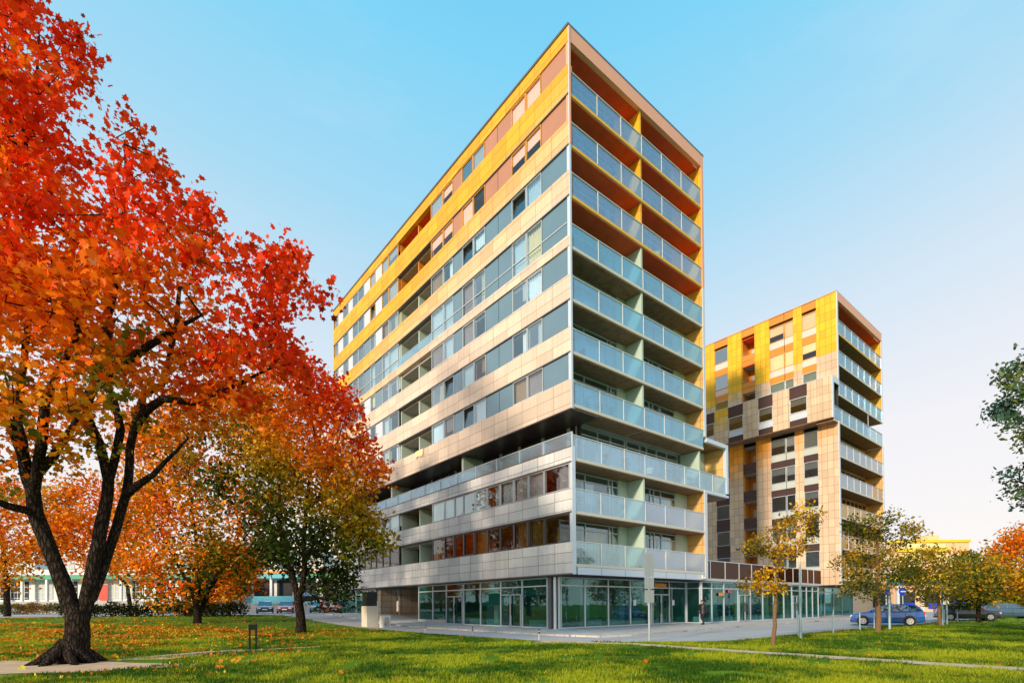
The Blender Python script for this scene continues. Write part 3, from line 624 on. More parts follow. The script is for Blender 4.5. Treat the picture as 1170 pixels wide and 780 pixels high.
# projecting box (level 6-7)
XB = 34.75
for i, (a, b) in enumerate([(YF + .02, .62), (2.35, 4.05), (5.6, 7.3), (9.05, 10.75), (12.4, 14)]):
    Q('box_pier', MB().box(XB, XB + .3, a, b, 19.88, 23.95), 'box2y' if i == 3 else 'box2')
for a, b in ((.62, 2.35), (4.05, 5.6), (7.3, 9.05), (10.75, 12.4)):
    QE('opaque_panel', MB().box(XB + .05, XB + .12, a, b, 22.75, 23.9).box(XB + .05, XB + .12, a, b, 19.9, 20.5), 'pbrown2')
    Q('sill_panel', MB().box(XB + .07, XB + .12, a, b, 20.52, 21.2), 'pwhite')
    fr = MB().box(XB + .02, XB + .1, a, a + .08, 21.2, 22.72).box(XB + .02, XB + .1, b - .08, b, 21.2, 22.72).box(XB + .02, XB + .1, a + .08, b - .08, 22.65, 22.72).box(XB + .02, XB + .1, a + .08, b - .08, 21.2, 21.28)
    o = Q('window', fr, 'frame'); Q('pane', MB().quad((XB + .06, a + .08, 21.28), (XB + .06, a + .08, 22.65), (XB + .06, b - .08, 22.65), (XB + .06, b - .08, 21.28)), 'panedark', o)
    Q('blind', MB().box(XB + .14, XB + .16, a, b, 22.0, 22.7), 'pgreen', o)
Q('box_roof', MB().box(XB, X2, YF, 14, 23.955, 24.03), 'frame'); Q('soffit', MB().box(XB + .01, X2 + .3, YF, 14, 19.8, 19.875), 'soffit')
Q('box_frame', MB().box(XB, XB + .35, YF - .06, YF + .018, 19.82, 24.02).box(XB + .35, X2 + .3, YF - .06, YF + .018, 23.4, 24.02), 'steel')
Q('box_inner_wall', MB().box(XB + 2.7, XB + 2.8, YF + 1.7, 14, 19.9, 23.9), 'dark')
# floors / core
for s in LV: Q('floor_slab', MB().box(X2 + .32, XE - .3, YF + 1.7, YE, s - .2, s - .02), 'slabroom')
Q('core', MB().box(X2 + 2.6, XE - .3, YF + 3.8, YE, 3.5, 32.7), 'room')
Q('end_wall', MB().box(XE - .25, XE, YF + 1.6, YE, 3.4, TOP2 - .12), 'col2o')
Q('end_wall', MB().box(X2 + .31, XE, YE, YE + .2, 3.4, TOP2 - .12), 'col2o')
Q('roof_deck', MB().box(X2 + .3, XE - .25, YF + 1.6, YE, 32.1, 32.5), 'room')
QE('corner_frame', MB().box(X2, X2 + .3, YF - .06, YF - .002, 24.03, TOP2 - .12), 'steel'); QE('corner_frame', MB().box(X2 - .0, X2 + .3, YF - .06, YF - .002, 3.4, 19.79), 'steel')
QE('corner_frame', MB().box(XE - .25, XE, YF - .06, YF - .002, 22.4, TOP2 - .12), 'steel'); QE('corner_frame', MB().box(XE - .25, XE, YF - .06, YF - .002, 3.4, 19.59), 'steel')
Q('roof_fascia', MB().box(X2 + .3, XE - .25, YF - .06, YF + .2, 32.0, TOP2 - .12), 'peach')
QE('end_cheek', MB().box(XE - .26, XE - .02, YF, YF + 1.6, 22.4, 32.0), 'side'); QE('end_cheek', MB().box(XE - .26, XE - .02, YF, YF + 1.6, 3.9, 19.585), 'side')
Q('soffit', MB().box(X2 + .3, XE - .27, YF + .21, YF + 1.6, 31.9, 31.98), 'soffitr')
Q('corner_wall', MB().box(X2 + .305, X2 + .33, YF + .05, YF + 1.7, 3.6, 32), 'dark')
for k, s in enumerate(LV):
    xa = XB + .36 if abs(s - 19.45) < 1 or abs(s - 22.55) < .1 and False else X2 + .31
    box = abs(s - LV[5]) < .1
    xa = XB + .36 if box else X2 + .31
    xb = XE - .27
    ss = 19.75 if box else s
    bal = Q('balcony', MB().box(xa, xb, YF + .03, YF + 1.6, ss - .16, ss), 'soffit')
    Q('slab_edge', MB().box(xa, xb, YF - .03, YF + .028, ss - .14, ss + .03), 'nose' if s < 27 else 'nosey', bal)
    rm = {8: 'rail', 7: 'rail', 6: 'rail', 5: 'rail', 4: 'railf', 3: 'railf', 2: 'raily', 1: 'raily', 0: 'raily'}[k]
    ra = Q('railing', MB().box(xa, xb, YF - .04, YF + .03, ss + 1.33, ss + 1.37), 'frame')
    n = 7
    for j in range(n):
        a = xa + (xb - xa) * j / n; b = xa + (xb - xa) * (j + 1) / n
        mt = rm
        if k == 3 and j >= 5: mt = 'raily'
        if k == 5 and j >= 5: mt = 'railc'
        if k >= 7 and j >= 5: mt = 'railt'
        Q('glass_panel', MB().box(a + .02, b - .02, YF, YF + .02, ss + .04, ss + 1.32), mt, ra); Q('post', MB().box(a - .02, a + .02, YF - .045, YF - .012, ss + .03, ss + 1.329), 'white', ra)
    if box:
        QE('terrace_post', MB().box(45, 45.06, YF, YF + .05, ss, ss + 2.9).box(xb, xb + .06, YF + .0, YF + .05, ss, ss + 1.37).box(xb, xb + .05, YF + .05, YF + 2.5, ss + 1.33, ss + 1.37).box(xb, xb + .05, YF + 2.5, YF + 2.55, ss, ss + 1.37), 'frame')
    zt = ss + 2.75 if k < 8 else 31.9
    wf = MB(); xs = [X2 + .35 + i * 1.25 for i in range(11)]; yb = YF + 1.6
    for xx in xs: wf.box(xx - .03, xx + .03, yb - .06, yb + .04, ss, zt)
    wf.box(xs[0], xs[-1], yb - .07, yb - .061, zt - .6, zt - .52).box(xs[0], xs[-1], yb - .07, yb - .061, zt - .08, zt)
    o = Q('balcony_window', wf, 'framey' if s < 20 else 'frame'); Q('pane', MB().box(xs[0], xs[-1], yb + .045, yb + .055, ss, zt), 'panedark', o)
    if xb - xs[-1] > .1: Q('balcony_back_wall', MB().box(xs[-1] + .035, xb, yb - .06, yb + .05, ss, zt), 'side')
mb = MB()
for i in range(7):
    a0, a1 = math.pi * i / 7, math.pi * (i + 1) / 7
    pa = [(38 + .8 * math.cos(t), 9.3, 32.9 + 1.0 * math.sin(t)) for t in (a0, a1)]
    mb.add([pa[0], pa[1], (38, 9.3, 32.9), (pa[0][0], 10.3, pa[0][2]), (pa[1][0], 10.3, pa[1][2]), (38, 10.3, 32.9)], [(0, 1, 2), (5, 4, 3), (0, 3, 4, 1)])
mb.box(37.5, 38.9, 6.9, 8.4, 32.9, 33.6); Q('roof_vent', mb, 'ppeach')
# ------------------------------------------------------------------ trees
def inpoly(px, py, poly):
    n = len(poly); c = False; j = n - 1
    for i in range(n):
        xi, yi = poly[i]; xj, yj = poly[j]
        if (yi > py) != (yj > py) and px < (xj - xi) * (py - yi) / (yj - yi) + xi: c = not c
        j = i
    return c
def edged(px, py, poly):
    best = 1e9
    for (x0, y0), (x1, y1) in zip(poly, poly[1:] + poly[:1]):
        dx, dy = x1 - x0, y1 - y0; t = max(0, min(1, ((px - x0) * dx + (py - y0) * dy) / (dx * dx + dy * dy + 1e-9)))
        best = min(best, math.hypot(px - x0 - t * dx, py - y0 - t * dy))
    return best
def crown_pts(poly, D, thick, n, dmax, mind=.0):
    """scatter twig tips through a rounded crown volume whose outline is the given one"""
    xs = [p[0] for p in poly]; ys = [p[1] for p in poly]; out = []
    while len(out) < n:
        px, py = random.uniform(min(xs), max(xs)), random.uniform(min(ys), max(ys))
        if not inpoly(px, py, poly): continue
        d = min(1, edged(px, py, poly) / dmax); th = thick * math.sqrt(1 - (1 - d) ** 2) + .3
        o = random.uniform(-1, 1); Dd = D + o * th
        out.append((*at(px, py, Dd), px, py))
    return out
def grow(limbs, tips, step=.5, tip_r=.010, ex=2.35, jit=.10, sag=.10):
    pos, par, rmin = [], [], []
    for pts, rad in limbs:
        P_ = [np.array(p, float) for p in pts]
        if pos: A = np.array(pos); st = int(np.argmin(((A - P_[0]) ** 2).sum(1))); prev = st
        else: pos.append(P_[0]); par.append(-1); rmin.append(rad[0]); prev = 0
        for a, b, ra, rb in zip(P_, P_[1:], rad, rad[1:]):
            n = max(1, int(np.linalg.norm(b - a) / step))
            for i in range(1, n + 1):
                t = i / n; q = a + (b - a) * t + (np.random.default_rng(len(pos)).normal(0, .03, 3) * min(1, 4 * ra) if i < n else 0)
                pos.append(q); par.append(prev); rmin.append(ra + (rb - ra) * t); prev = len(pos) - 1
    nmain = len(pos); A = np.zeros((nmain + len(tips) * 24, 3)); A[:nmain] = np.array(pos); cnt = nmain
    T = np.array([t[:3] for t in tips]); d = np.sqrt(((T[:, None, :] - A[None, :nmain, :]) ** 2).sum(2)).min(1); order = np.argsort(d)
    depth = [0] * nmain
    base = A[0].copy()
    for ti in order:
        p = T[ti]; dv = A[:cnt] - p; cost = (dv ** 2).sum(1) + 1.2 * np.maximum(0, A[:cnt, 2] - p[2] + .2) ** 2 * 1.0
        low = A[:cnt, 2] < base[2] + 1.6; cost = cost + low * 50
        j = int(np.argmin(cost)); q = A[j].copy(); ln = np.linalg.norm(p - q); n = max(1, min(22, int(ln / step)))
        prev = j; perp = rng.normal(0, jit * ln, 3)
        for i in range(1, n + 1):
            t = i / n; x = q + (p - q) * t + perp * math.sin(math.pi * t) + np.array([0, 0, sag * ln * math.sin(math.pi * t)]) + (rng.normal(0, .03, 3) if i < n else 0)
            A[cnt] = x; par.append(prev); rmin.append(0); prev = cnt; cnt += 1
    A = A[:cnt]; acc = np.zeros(cnt); kids = [[] for _ in range(cnt)]
    for i in range(1, cnt): kids[par[i]].append(i)
    R_ = np.zeros(cnt)
    for i in range(cnt - 1, -1, -1):
        if not kids[i]: acc[i] = tip_r ** ex
        R_[i] = max(rmin[i], acc[i] ** (1 / ex)) if not rmin[i] else rmin[i]
        if i: acc[par[i]] += acc[i]
    return A, par, kids, R_
def tree_mesh(A, par, kids, R_, minr=0):
    mb = MB(); start = [(0, None)]
    while start:
        i, pr = start.pop(); chain = [i] if pr is None else [pr, i]
        while kids[chain[-1]]:
            ks = sorted(kids[chain[-1]], key=lambda k: -R_[k]); chain.append(ks[0])
            for k in ks[1:]: start.append((k, chain[-2]))
        if len(chain) < 2: continue
        rr = [R_[c] for c in chain]
        if pr is not None: rr[0] = min(rr[0], rr[1] * 1.2)
        if max(rr) < minr: continue
        n = 14 if max(rr) > .2 else (8 if max(rr) > .06 else (5 if max(rr) > .03 else 4))
        mb.poly([A[c] for c in chain], rr, n, cap=False, wob=.07 if n == 14 else 0)
    return mb
LS = np.array([(0, -.5), (.16, -.34), (.48, -.30), (.32, -.05), (.5, .16), (.2, .2), (0, .55), (-.2, .2), (-.5, .16), (-.32, -.05), (-.48, -.30), (-.16, -.34)])
LS2 = np.array([(0, -.5), (.3, -.1), (.22, .25), (0, .5), (-.22, .25), (-.3, -.1)])
def leaves(name, pts, cols, per, spread, size, mat, parent, shape=LS2, flat=.8, droop=.3):
    pts = np.array(pts, float); cols = np.array(cols, float); n = len(pts) * per
    c = np.repeat(pts, per, 0) + np.clip(rng.normal(0, 1, (n, 3)), -1.7, 1.7) * np.array([spread, spread, spread * flat])
    cc = np.repeat(cols, per, 0) * np.clip(rng.normal(1, .28, (n, 1)), .35, 1.9) * np.clip(rng.normal(1, .10, (n, 3)), .7, 1.3)
    nrm = rng.normal(0, 1, (n, 3)); nrm[:, 2] += .7; nrm /= np.linalg.norm(nrm, axis=1, keepdims=True)
    tg = rng.normal(0, 1, (n, 3)); tg[:, 2] -= droop; tg -= nrm * (tg * nrm).sum(1, keepdims=True); tg /= np.linalg.norm(tg, axis=1, keepdims=True)
    bt = np.cross(nrm, tg); s = size * rng.uniform(.45, 1.55, (n, 1)); k = len(shape)
    vs = np.empty((n, k, 3))
    for i, (a, b) in enumerate(shape): vs[:, i] = c + bt * a * s + tg * b * s - nrm * (a * a) * s * .35
    me = bpy.data.meshes.new(name); me.vertices.add(n * k); me.vertices.foreach_set('co', vs.reshape(-1).astype(np.float32))
    me.loops.add(n * k); me.loops.foreach_set('vertex_index', np.arange(n * k, dtype=np.int32)); me.polygons.add(n)
    me.polygons.foreach_set('loop_start', np.arange(0, n * k, k, dtype=np.int32)); me.polygons.foreach_set('loop_total', np.full(n, k, dtype=np.int32))
    me.update(calc_edges=True)
    at_ = me.color_attributes.new('Col', 'FLOAT_COLOR', 'POINT'); ca = np.ones((n * k, 4), np.float32); ca[:, :3] = np.clip(np.repeat(cc, k, 0), 0, 1)
    at_.data.foreach_set('color', ca.reshape(-1)); me.materials.append(mat)
    o = bpy.data.objects.new(name, me); col.objects.link(o)
    if parent is not None: o.parent = parent
    return o
from mathutils import noise as mn
def gapped(tips, sc_=.45, thr=-.12):
    return [t for t in tips if mn.noise(Vector(t[:3]) * sc_) + random.uniform(-.12, .12) > thr]
RED, ORG, AMB, OCH, OLV, DGR = (1.0, .065, .006), (1.0, .17, .005), (1.0, .27, .008), (.62, .32, .012), (.28, .24, .014), (.05, .10, .012)
def lerp(a, b, t): t = max(0, min(1, t)); return tuple(x + (y - x) * t for x, y in zip(a, b))
# --- big red maple, left foreground
TB = np.array([-12.93, 15.1, 0.0]); TRK = .74
def tp(px, py, D): return tuple(at(px, py, D))
mt = empty('maple_tree', tuple(TB)); tag(mt, 'large red and orange maple with forked black trunk on the bare earth at left', 'tree')
D0 = 15.1
limbs = [
 ([tp(80, 762, D0), tp(86, 742, D0), tp(88, 722, D0), tp(87, 700, D0)], [.58, .45, .40, .37]),
 ([tp(85, 705, D0), tp(74, 672, D0 - .1), tp(62, 640, D0 - .2), tp(50, 610, D0 - .3), tp(40, 585, D0 - .4), tp(38, 560, D0 - .5)], [.32, .29, .26, .25, .25, .23]),
 ([tp(38, 562, D0 - .5), tp(26, 520, D0 - .8), tp(14, 490, D0 - 1.0), tp(0, 468, D0 - 1.2), tp(-40, 400, D0 - 1.5), tp(-80, 300, D0 - 1.5)], [.24, .18, .15, .13, .10, .05]),
 ([tp(36, 560, D0 - .5), tp(27, 520, D0), tp(22, 470, D0 + .3), tp(25, 430, D0 + .4), tp(34, 350, D0 + .5), tp(38, 300, D0 + .5), tp(20, 200, D0 + .4), tp(40, 110, D0), tp(45, 40, D0)], [.20, .14, .10, .09, .08, .07, .06, .045, .03]),
 ([tp(40, 560, D0 - .5), tp(48, 505, D0 - 1), tp(52, 455, D0 - 1.2), tp(66, 428, D0 - 1.5), tp(90, 380, D0 - 2), tp(80, 330, D0 - 2.2)], [.18, .13, .11, .09, .07, .04]),
 ([tp(50, 545, D0 - .5), tp(62, 520, D0 - .7), tp(85, 485, D0 + .6), tp(98, 450, D0 + .8)], [.14, .11, .09, .07]),
 ([tp(38, 585, D0 - .4), tp(10, 578, D0 - 1), tp(-40, 560, D0 - 2), tp(-90, 540, D0 - 2.5)], [.13, .10, .08, .05]),
 ([tp(90, 712, D0), tp(98, 690, D0 + .1), tp(104, 660, D0 + .2), tp(112, 620, D0 + .3), tp(120, 580, D0 + .4), tp(124, 548, D0 + .4)], [.30, .26, .24, .23, .22, .20]),
 ([tp(100, 700, D0 + .2), tp(112, 665, D0 + .5), tp(124, 630, D0 + .6), tp(134, 600, D0 + .7), tp(144, 565, D0 + .8), tp(148, 530, D0 + .9), tp(152, 495, D0 + 1)], [.21, .19, .18, .18, .17, .16, .15]),
 ([tp(124, 550, D0 + .4), tp(113, 505, D0 + .4), tp(98, 474, D0 + .3), tp(106, 442, D0 + .2), tp(117, 405, D0), tp(123, 360, D0), tp(132, 325, D0 - .2), tp(138, 270, D0 - .3), tp(146, 210, D0 - .3), tp(142, 165, D0 - .2)], [.18, .17, .17, .15, .13, .11, .09, .07, .05, .03]),
 ([tp(106, 442, D0 + .2), tp(140, 416, D0 - .6), tp(165, 398, D0 - 1.0), tp(184, 386, D0 - 1.4), tp(230, 360, D0 - 1.8)], [.13, .11, .10, .08, .04]),
 ([tp(98, 476, D0 + .3), tp(70, 462, D0 + .5), tp(45, 445, D0 + .7), tp(18, 435, D0 + 1)], [.11, .09, .07, .05]),
 ([tp(126, 545, D0 + .4), tp(138, 490, D0 + 1), tp(130, 457, D0 + 1.4), tp(120, 440, D0 + 1.6), tp(128, 370, D0 + 1.8)], [.15, .12, .11, .10, .06]),
 ([tp(152, 495, D0 + 1), tp(166, 470, D0 + .6), tp(187, 455, D0 + .2), tp(220, 460, D0 - .2), tp(270, 440, D0 - .5), tp(310, 420, D0 - .5)], [.17, .14, .11, .09, .06, .03]),
 ([tp(154, 490, D0 + 1), tp(164, 450, D0 + 1.4), tp(185, 440, D0 + 1.6), tp(200, 380, D0 + 1.8), tp(205, 330, D0 + 2), tp(250, 300, D0 + 2)], [.13, .11, .10, .08, .06, .03]),
 ([tp(146, 560, D0 + .8), tp(160, 552, D0 + .5), tp(175, 542, D0 + .2), tp(215, 500, D0 - .2)], [.13, .11, .08, .03]),
 ([tp(20, 200, D0 + .4), tp(-5, 205, D0 - .5), tp(-60, 150, D0 - 1)], [.05, .04, .03]),
 ([tp(34, 210, D0 - 1), tp(28, 170, D0 - 1.2), tp(45, 120, D0 - 1.4)], [.06, .05, .03]),
]
poly = [(-190, -330), (-60, -220), (-10, -110), (15, -40), (30, 0), (75, 30), (95, 45), (124, 78), (125, 98), (108, 100), (90, 112), (70, 152), (84, 176), (100, 150), (112, 136), (135, 133), (172, 135), (180, 165), (195, 195), (224, 212), (240, 240), (270, 262), (296, 282), (313, 272), (338, 288), (350, 312), (372, 330), (372, 345), (352, 362), (345, 352), (325, 350), (330, 385), (345, 402), (345, 430), (300, 440), (285, 470), (245, 475), (215, 505), (185, 520), (160, 545), (110, 545), (85, 560), (60, 535), (20, 560), (-20, 590), (-120, 590), (-200, 540)]
tips = gapped(crown_pts(poly, D0 + .3, 4.6, 2300, 150), .42, -.09)
tips = [t for t in tips if t[4] < 440 or random.random() < (.50 if t[4] < 490 else .26)]
limbs = [(p_, [q * (TRK if q > .14 else 1) for q in rr_]) for p_, rr_ in limbs]
A, par, kids, R_ = grow(limbs, tips, step=.42, tip_r=.0085)
tm = tree_mesh(A, par, kids, R_)
# root flare
for i in range(11):
    a = i / 11 * 2 * math.pi + random.uniform(-.2, .2); r0 = random.uniform(.62, 1.05)
    bx_, by_ = TB[0] + .12, TB[1]
    tm.poly([(bx_ + .10 * math.cos(a), by_ + .10 * math.sin(a), .62), (bx_ + .34 * math.cos(a), by_ + .34 * math.sin(a), .32), (bx_ + .62 * math.cos(a + .15), by_ + .62 * math.sin(a + .15), .12), (bx_ + r0 * math.cos(a + .25), by_ + r0 * math.sin(a + .25), -.06)], [.16, .15, .12, .05], 8, wob=.12)
tm.v = [tuple(np.array(v) - TB) for v in tm.v]
o = tm.build('trunk', M['bark'], mt, smooth=True)
def mcol(t):
    px, py = t[3], t[4]; p = Vector(t[:3]); n = mn.noise(p * .35) + .5 * mn.noise(p * 1.1)
    edge = 1 - min(1, edged(px, py, poly) / 120); h = (430 - py) / 330
    # red on the rim and top, orange inside, ochre and green low inside
    v = .40 + .42 * edge + .22 * h + .60 * n + random.uniform(-.22, .22) + (.35 if px > 240 and py < 400 else 0)
    if py > 430: v -= (py - 430) / 170 + (.25 if px < 130 else 0)
    if v > .62: return lerp(ORG, RED, (v - .62) / .15)
    if v > .2: return lerp(AMB, ORG, (v - .2) / .28)
    if v > -.15: return lerp(OCH, AMB, (v + .15) / .35)
    return lerp(DGR, OLV, (v + .6) / .45)
pts, cols = [], []
for t in tips: pts.append(np.array(t[:3]) - TB); cols.append(mcol(t))
leaves('crown', pts, cols, 42, .30, .16, M['leaf'], mt, LS, .7)
# --- generic trees from an outline
def outline_tree(name, label, group, bpx, bpy_, D, poly, thick, n, per, size, spread, colfn, trunks, bark='bark', dmax=60, tipr=.012, thr=-.2, shape=LS2, step=.55, z=None, gs=.45, mat='leaf'):
    X = (bpx - 585) / F * D; B = np.array(at(bpx, bpy_, D)); B[2] = GZ(B[0], B[1]) if z is None else z
    root = empty(name, tuple(B)); tag(root, label, 'tree', group)
    limbs = []
    for ps, rs in trunks:
        pl = [at(*p) for p in ps]; 
        limbs.append((pl, rs))
    limbs[0][0][0] = B - np.array([0, 0, .15])
    tp_ = gapped(crown_pts(poly, D, thick, n, dmax), gs, thr)
    A, par, kids, R_ = grow(limbs, tp_, step=step, tip_r=tipr)
    tm = tree_mesh(A, par, kids, R_); tm.v = [tuple(np.array(v) - B) for v in tm.v]; tm.build('trunk', M[bark], root, smooth=True)
    leaves('crown', [np.array(t[:3]) - B for t in tp_], [colfn(t) for t in tp_], per, spread, size, M[mat], root, shape)
    return root
# tree 3 : half green half red in front of the tower's far end
p3 = [(300, 412), (330, 398), (352, 408), (372, 430), (395, 445), (408, 485), (430, 515), (447, 535), (425, 555), (418, 580), (440, 600), (442, 628), (415, 640), (400, 655), (409, 672), (388, 690), (362, 684), (350, 660), (325, 655), (300, 640), (283, 600), (290, 540), (285, 470)]
def c3(t):
    px, py = t[3], t[4]; n = mn.noise(Vector(t[:3]) * .4) * .5 + random.uniform(-.15, .15); v = (560 - py) / 95 + (px - 345) / 170 + n
    if v > .95: return lerp(ORG, RED, (v - .95) / .3)
    if v > .30: return lerp(OCH, ORG, (v - .30) / .6)
    if v > -.3: return lerp(OLV, OCH, (v + .3) / .6)
    return lerp((.018, .035, .008), (.08, .11, .012), v + 1.2)
outline_tree('maple_tree', 'maple in front of the tower, red on top and dark green below', None, 344, 722, 32.1, p3, 3.5, 900, 40, .24, .50, c3,
  [([(344, 722, 32.1), (343, 700, 32.1), (340, 680, 32.1)], [.34, .27, .25]),
   ([(340, 682, 32.1), (333, 650, 32.3), (325, 625, 32.5), (318, 590, 32.5), (320, 530, 32.5)], [.20, .17, .15, .11, .06]),
   ([(343, 688, 32.1), (348, 650, 31.8), (347, 610, 31.6), (352, 560, 31.5), (360, 500, 31.5), (350, 440, 31.5)], [.19, .16, .13, .10, .07, .04]),
   ([(352, 580, 31.5), (366, 565, 31), (378, 530, 31), (390, 490, 31)], [.12, .1, .07, .04]),
   ([(348, 640, 31.8), (365, 610, 31), (385, 600, 31), (420, 605, 31)], [.10, .08, .06, .03])], dmax=50, thr=-.11, gs=.5, mat='leafd')
# tree 2 : orange clump
p2 = [(150, 470), (205, 448), (262, 438), (310, 430), (340, 470), (345, 540), (318, 590), (322, 620), (298, 640), (292, 660), (272, 688), (262, 668), (240, 660), (222, 682), (190, 692), (160, 686), (140, 655), (128, 600), (132, 530)]
def c2f(t):
    n = mn.noise(Vector(t[:3]) * .33) + .5 * mn.noise(Vector(t[:3]) * .9) + random.uniform(-.2, .2) - .12 + (.22 if t[3] < 200 else 0)
    return lerp(AMB, ORG, n / .5) if n > .15 else (lerp(OCH, AMB, (n + .15) / .3) if n > -.15 else lerp(DGR, OCH, (n + .55) / .4))
outline_tree('maple_tree', 'orange and ochre maple with several slender stems between the two big trees', None, 225, 712, 38.2, p2, 4.6, 1000, 40, .27, .6, c2f,
  [([(226, 712, 38.2), (226, 700, 38.2), (225, 690, 38.2)], [.30, .26, .24]),
   ([(225, 692, 38.2), (214, 665, 38), (200, 640, 37.6), (180, 600, 37)], [.15, .12, .09, .05]),
   ([(226, 690, 38.2), (228, 650, 38.4), (222, 600, 38.4), (215, 540, 38.4)], [.16, .13, .10, .05]),
   ([(231, 700, 38.6), (237, 675, 38.8), (255, 650, 39), (270, 620, 39.5), (285, 570, 39.5)], [.18, .15, .11, .08, .04]),
   ([(226, 695, 38.2), (243, 660, 37.6), (262, 640, 37), (290, 600, 37)], [.14, .11, .09, .04])], dmax=55, thr=-.14, mat='leafd')
# far-left orange trees behind, back row
def corg(t):
    n = mn.noise(Vector(t[:3]) * .3) + random.uniform(-.2, .2); return lerp(OCH, ORG, n + .55)
outline_tree('small_tree', 'orange tree behind the forked maple at the left edge', None, 8, 700, 52, [(-60, 560), (0, 545), (40, 565), (75, 590), (70, 622), (40, 640), (28, 665), (0, 668), (-60, 665)], 4, 300, 36, .32, .8, corg,
  [([(8, 700, 52), (8, 670, 52), (5, 640, 52), (0, 600, 52)], [.3, .25, .2, .08])], thr=-.25, mat='leafd')
outline_tree('small_tree', 'orange and red tree seen between the forks of the big trunk', None, 150, 700, 50, [(50, 560), (90, 540), (140, 560), (180, 600), (150, 640), (120, 655), (85, 650), (55, 615)], 3, 360, 32, .30, .7, corg,
  [([(150, 700, 50), (146, 670, 50), (120, 640, 50), (100, 600, 50)], [.2, .16, .12, .06])], thr=-.2, mat='leafd')
outline_tree('small_tree', 'low orange bushy tree left of the parked cars', None, 262, 700, 50, [(222, 640), (250, 622), (276, 630), (296, 645), (300, 660), (286, 674), (272, 684), (250, 694), (228, 685)], 2.5, 260, 32, .30, .6, corg,
  [([(262, 702, 50), (262, 680, 50), (265, 660, 50)], [.16, .12, .06])], thr=-.25, mat='leafd')
# right street trees
def cst(t):
    n = mn.noise(Vector(t[:3]) * .9) + random.uniform(-.25, .25)
    return lerp(OCH, (1, .5, .02), n / .5) if n > .08 else lerp((.10, .11, .012), OCH, (n + .45) / .53)
def cst2(t):
    n = mn.noise(Vector(t[:3]) * .8) + random.uniform(-.25, .25)
    return lerp((.20, .20, .015), (.65, .34, .02), n / .5) if n > .18 else lerp((.03, .06, .01), (.22, .20, .015), (n + .45) / .59)
G = 'young trees along the right grass strip'
outline_tree('street_tree', 'young thin tree with sparse golden leaves standing nearest on the grass strip', G, 883, 738, 19.4,
  [(862, 612), (876, 605), (892, 592), (905, 580), (930, 572), (940, 585), (932, 600), (932, 615), (918, 628), (905, 636), (893, 644), (888, 652), (890, 668), (902, 672), (890, 680), (872, 674), (848, 674), (846, 664), (872, 656), (884, 645), (876, 634), (848, 634), (846, 622)], 1.0, 280, 15, .10, .13, cst,
  [([(883, 738, 19.4), (885, 705, 19.4), (887, 670, 19.4), (889, 640, 19.4), (890, 605, 19.4)], [.085, .07, .06, .045, .015])], 'barkb', dmax=22, tipr=.006, thr=-.3, step=.25, gs=1.6)
outline_tree('street_tree', 'bushy olive street tree in front of the blue car', G, 1003, 721.5, 28.6,
  [(968, 592), (990, 590), (1008, 586), (1020, 580), (1034, 592), (1056, 604), (1050, 616), (1030, 625), (1032, 640), (1046, 652), (1036, 664), (1020, 672), (1014, 684), (995, 690), (970, 685), (960, 672), (972, 660), (954, 650), (948, 642), (966, 632), (968, 612)], 1.8, 480, 17, .14, .22, cst2,
  [([(1003, 721, 28.6), (1004, 700, 28.6), (1002, 680, 28.6), (1003, 650, 28.6), (1003, 610, 28.6)], [.16, .13, .11, .09, .03])], 'barkb', dmax=30, tipr=.008, thr=-.10, step=.35, gs=.9)
outline_tree('street_tree', 'olive street tree just right of the blue car', G, 1074, 713.0, 34.5,
  [(1042, 632), (1060, 626), (1078, 622), (1094, 632), (1110, 640), (1112, 654), (1098, 662), (1104, 672), (1090, 684), (1066, 690), (1046, 686), (1040, 670), (1028, 650)], 2.3, 400, 17, .17, .3, cst2,
  [([(1074, 713, 34.5), (1073, 700, 34.5), (1072, 680, 34.5), (1072, 650, 34.5)], [.1, .09, .08, .04])], 'barkb', dmax=26, tipr=.008, thr=-.12, step=.4, gs=.8)
outline_tree('street_tree', 'dense green and ochre street tree beside the dark parked cars', G, 1118, 710.5, 41.0,
  [(1090, 648), (1104, 634), (1125, 636), (1140, 650), (1142, 668), (1132, 686), (1110, 694), (1092, 688), (1084, 668)], 2.6, 380, 17, .21, .36, cst2,
  [([(1118, 711, 41), (1118, 700, 41), (1118, 680, 41), (1116, 660, 41)], [.17, .15, .12, .05])], 'bark', dmax=26, tipr=.01, thr=-.3, step=.5, gs=.7)
def cbig(t):
    n = mn.noise(Vector(t[:3]) * .3) + random.uniform(-.2, .2) + (665 - t[4]) / 90
    return lerp(OCH, ORG, n) if n > .25 else lerp(OLV, OCH, (n + .4) / .6)
outline_tree('broad_tree', 'broad orange topped tree at the right edge behind the parked cars', None, 1160, 705, 60,
  [(1112, 650), (1124, 630), (1145, 620), (1165, 606), (1200, 596), (1260, 600), (1300, 640), (1290, 690), (1230, 694), (1180, 690), (1150, 694), (1128, 690), (1112, 675)], 6, 760, 28, .34, .8, cbig,
  [([(1160, 705, 60), (1160, 690, 60), (1165, 670, 60), (1180, 640, 60)], [.3, .26, .2, .1])], 'bark', dmax=40, thr=-.3)
